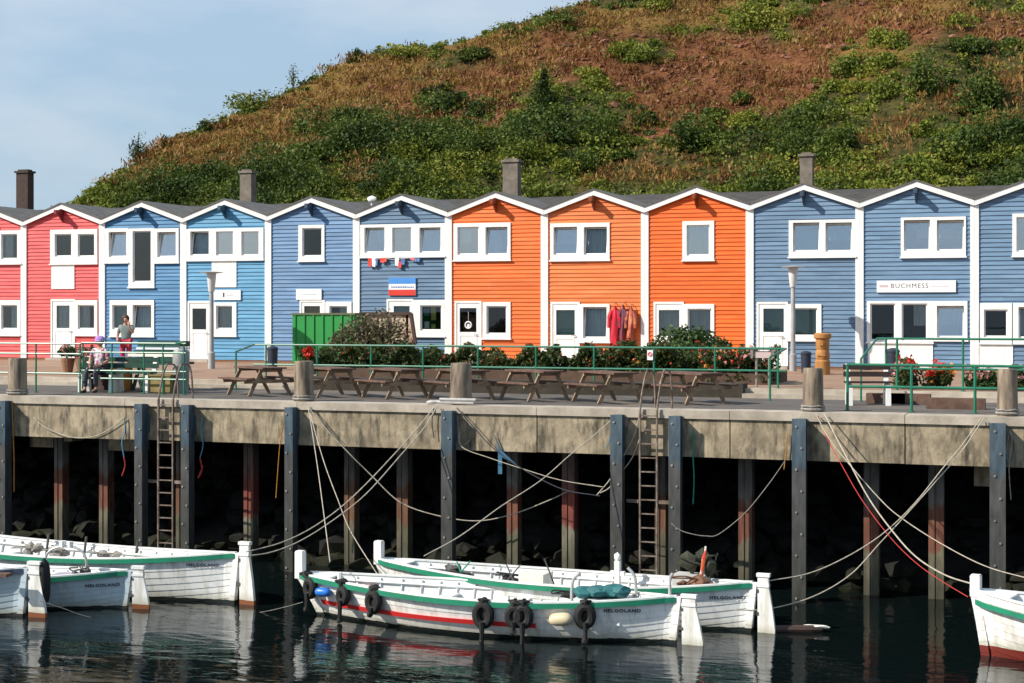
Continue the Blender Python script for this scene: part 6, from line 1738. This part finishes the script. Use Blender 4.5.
# ================================================================== light, sky, camera
SUN_AZ, SUN_EL = R(51), R(37)
sd = Vector((-math.sin(SUN_AZ) * math.cos(SUN_EL), -math.cos(SUN_AZ) * math.cos(SUN_EL), math.sin(SUN_EL)))
ld = bpy.data.lights.new('sun', 'SUN'); ld.energy = 5.0; ld.angle = R(.5); ld.color = (1, .93, .82)
lo_ = bpy.data.objects.new('sun', ld); COL.objects.link(lo_); lo_.rotation_euler = sd.to_track_quat('Z', 'Y').to_euler(); lo_.location = (0, 0, 60)
w = bpy.data.worlds.new('World'); S.world = w; w.use_nodes = True
nt = w.node_tree; N = nt.nodes.new; L = nt.links.new; bg = nt.nodes['Background']
sky = N('ShaderNodeTexSky'); sky.sky_type = 'NISHITA'; sky.sun_disc = False; sky.sun_elevation = SUN_EL; sky.sun_rotation = PI + SUN_AZ
sky.air_density = 1.0; sky.dust_density = 1.6; sky.ozone_density = 1.2
tc = N('ShaderNodeTexCoord'); mp = N('ShaderNodeMapping'); mp.inputs['Scale'].default_value = (1.2, 1.2, 5); L(tc.outputs['Generated'], mp.inputs['Vector'])
n = N('ShaderNodeTexNoise'); n.inputs['Scale'].default_value = 2.2; n.inputs['Detail'].default_value = 7; n.inputs['Roughness'].default_value = .6; L(mp.outputs['Vector'], n.inputs['Vector'])
mr = N('ShaderNodeMapRange'); mr.inputs['From Min'].default_value = .35; mr.inputs['From Max'].default_value = .75; mr.inputs['To Min'].default_value = .62; mr.inputs['To Max'].default_value = .9; L(n.outputs['Fac'], mr.inputs['Value'])
mx = N('ShaderNodeMix'); mx.data_type = 'RGBA'; L(mr.outputs['Result'], mx.inputs[0]); L(sky.outputs[0], mx.inputs[6]); mx.inputs[7].default_value = (3.4, 4.75, 6.2, 1)
mp2 = N('ShaderNodeMapping'); mp2.inputs['Scale'].default_value = (1, 1, 3.2); L(tc.outputs['Generated'], mp2.inputs['Vector'])
n2 = N('ShaderNodeTexNoise'); n2.inputs['Scale'].default_value = 7.5; n2.inputs['Detail'].default_value = 6; n2.inputs['Roughness'].default_value = .5; L(mp2.outputs['Vector'], n2.inputs['Vector'])
mr2 = N('ShaderNodeMapRange'); mr2.inputs['From Min'].default_value = .42; mr2.inputs['From Max'].default_value = .75; mr2.inputs['To Max'].default_value = .4; L(n2.outputs['Fac'], mr2.inputs['Value'])
mx2 = N('ShaderNodeMix'); mx2.data_type = 'RGBA'; L(mr2.outputs['Result'], mx2.inputs[0]); L(mx.outputs[2], mx2.inputs[6]); mx2.inputs[7].default_value = (6.4, 6.6, 6.9, 1)
L(mx2.outputs[2], bg.inputs['Color']); bg.inputs['Strength'].default_value = .1
cd_ = bpy.data.cameras.new('camera'); cam = bpy.data.objects.new('camera', cd_); COL.objects.link(cam); S.camera = cam
cam.location = (0, 0, EYE); cam.rotation_euler = (PI / 2, 0, TH); cd_.sensor_width = 36; cd_.lens = F / 1024 * 36
cd_.shift_y = -(341.5 - YH) / 1024; cd_.clip_end = 6000; cd_.clip_start = .1
S.view_settings.view_transform = 'Standard'; S.view_settings.look = 'None'; S.view_settings.gamma = 1; S.view_settings.exposure = 0.4
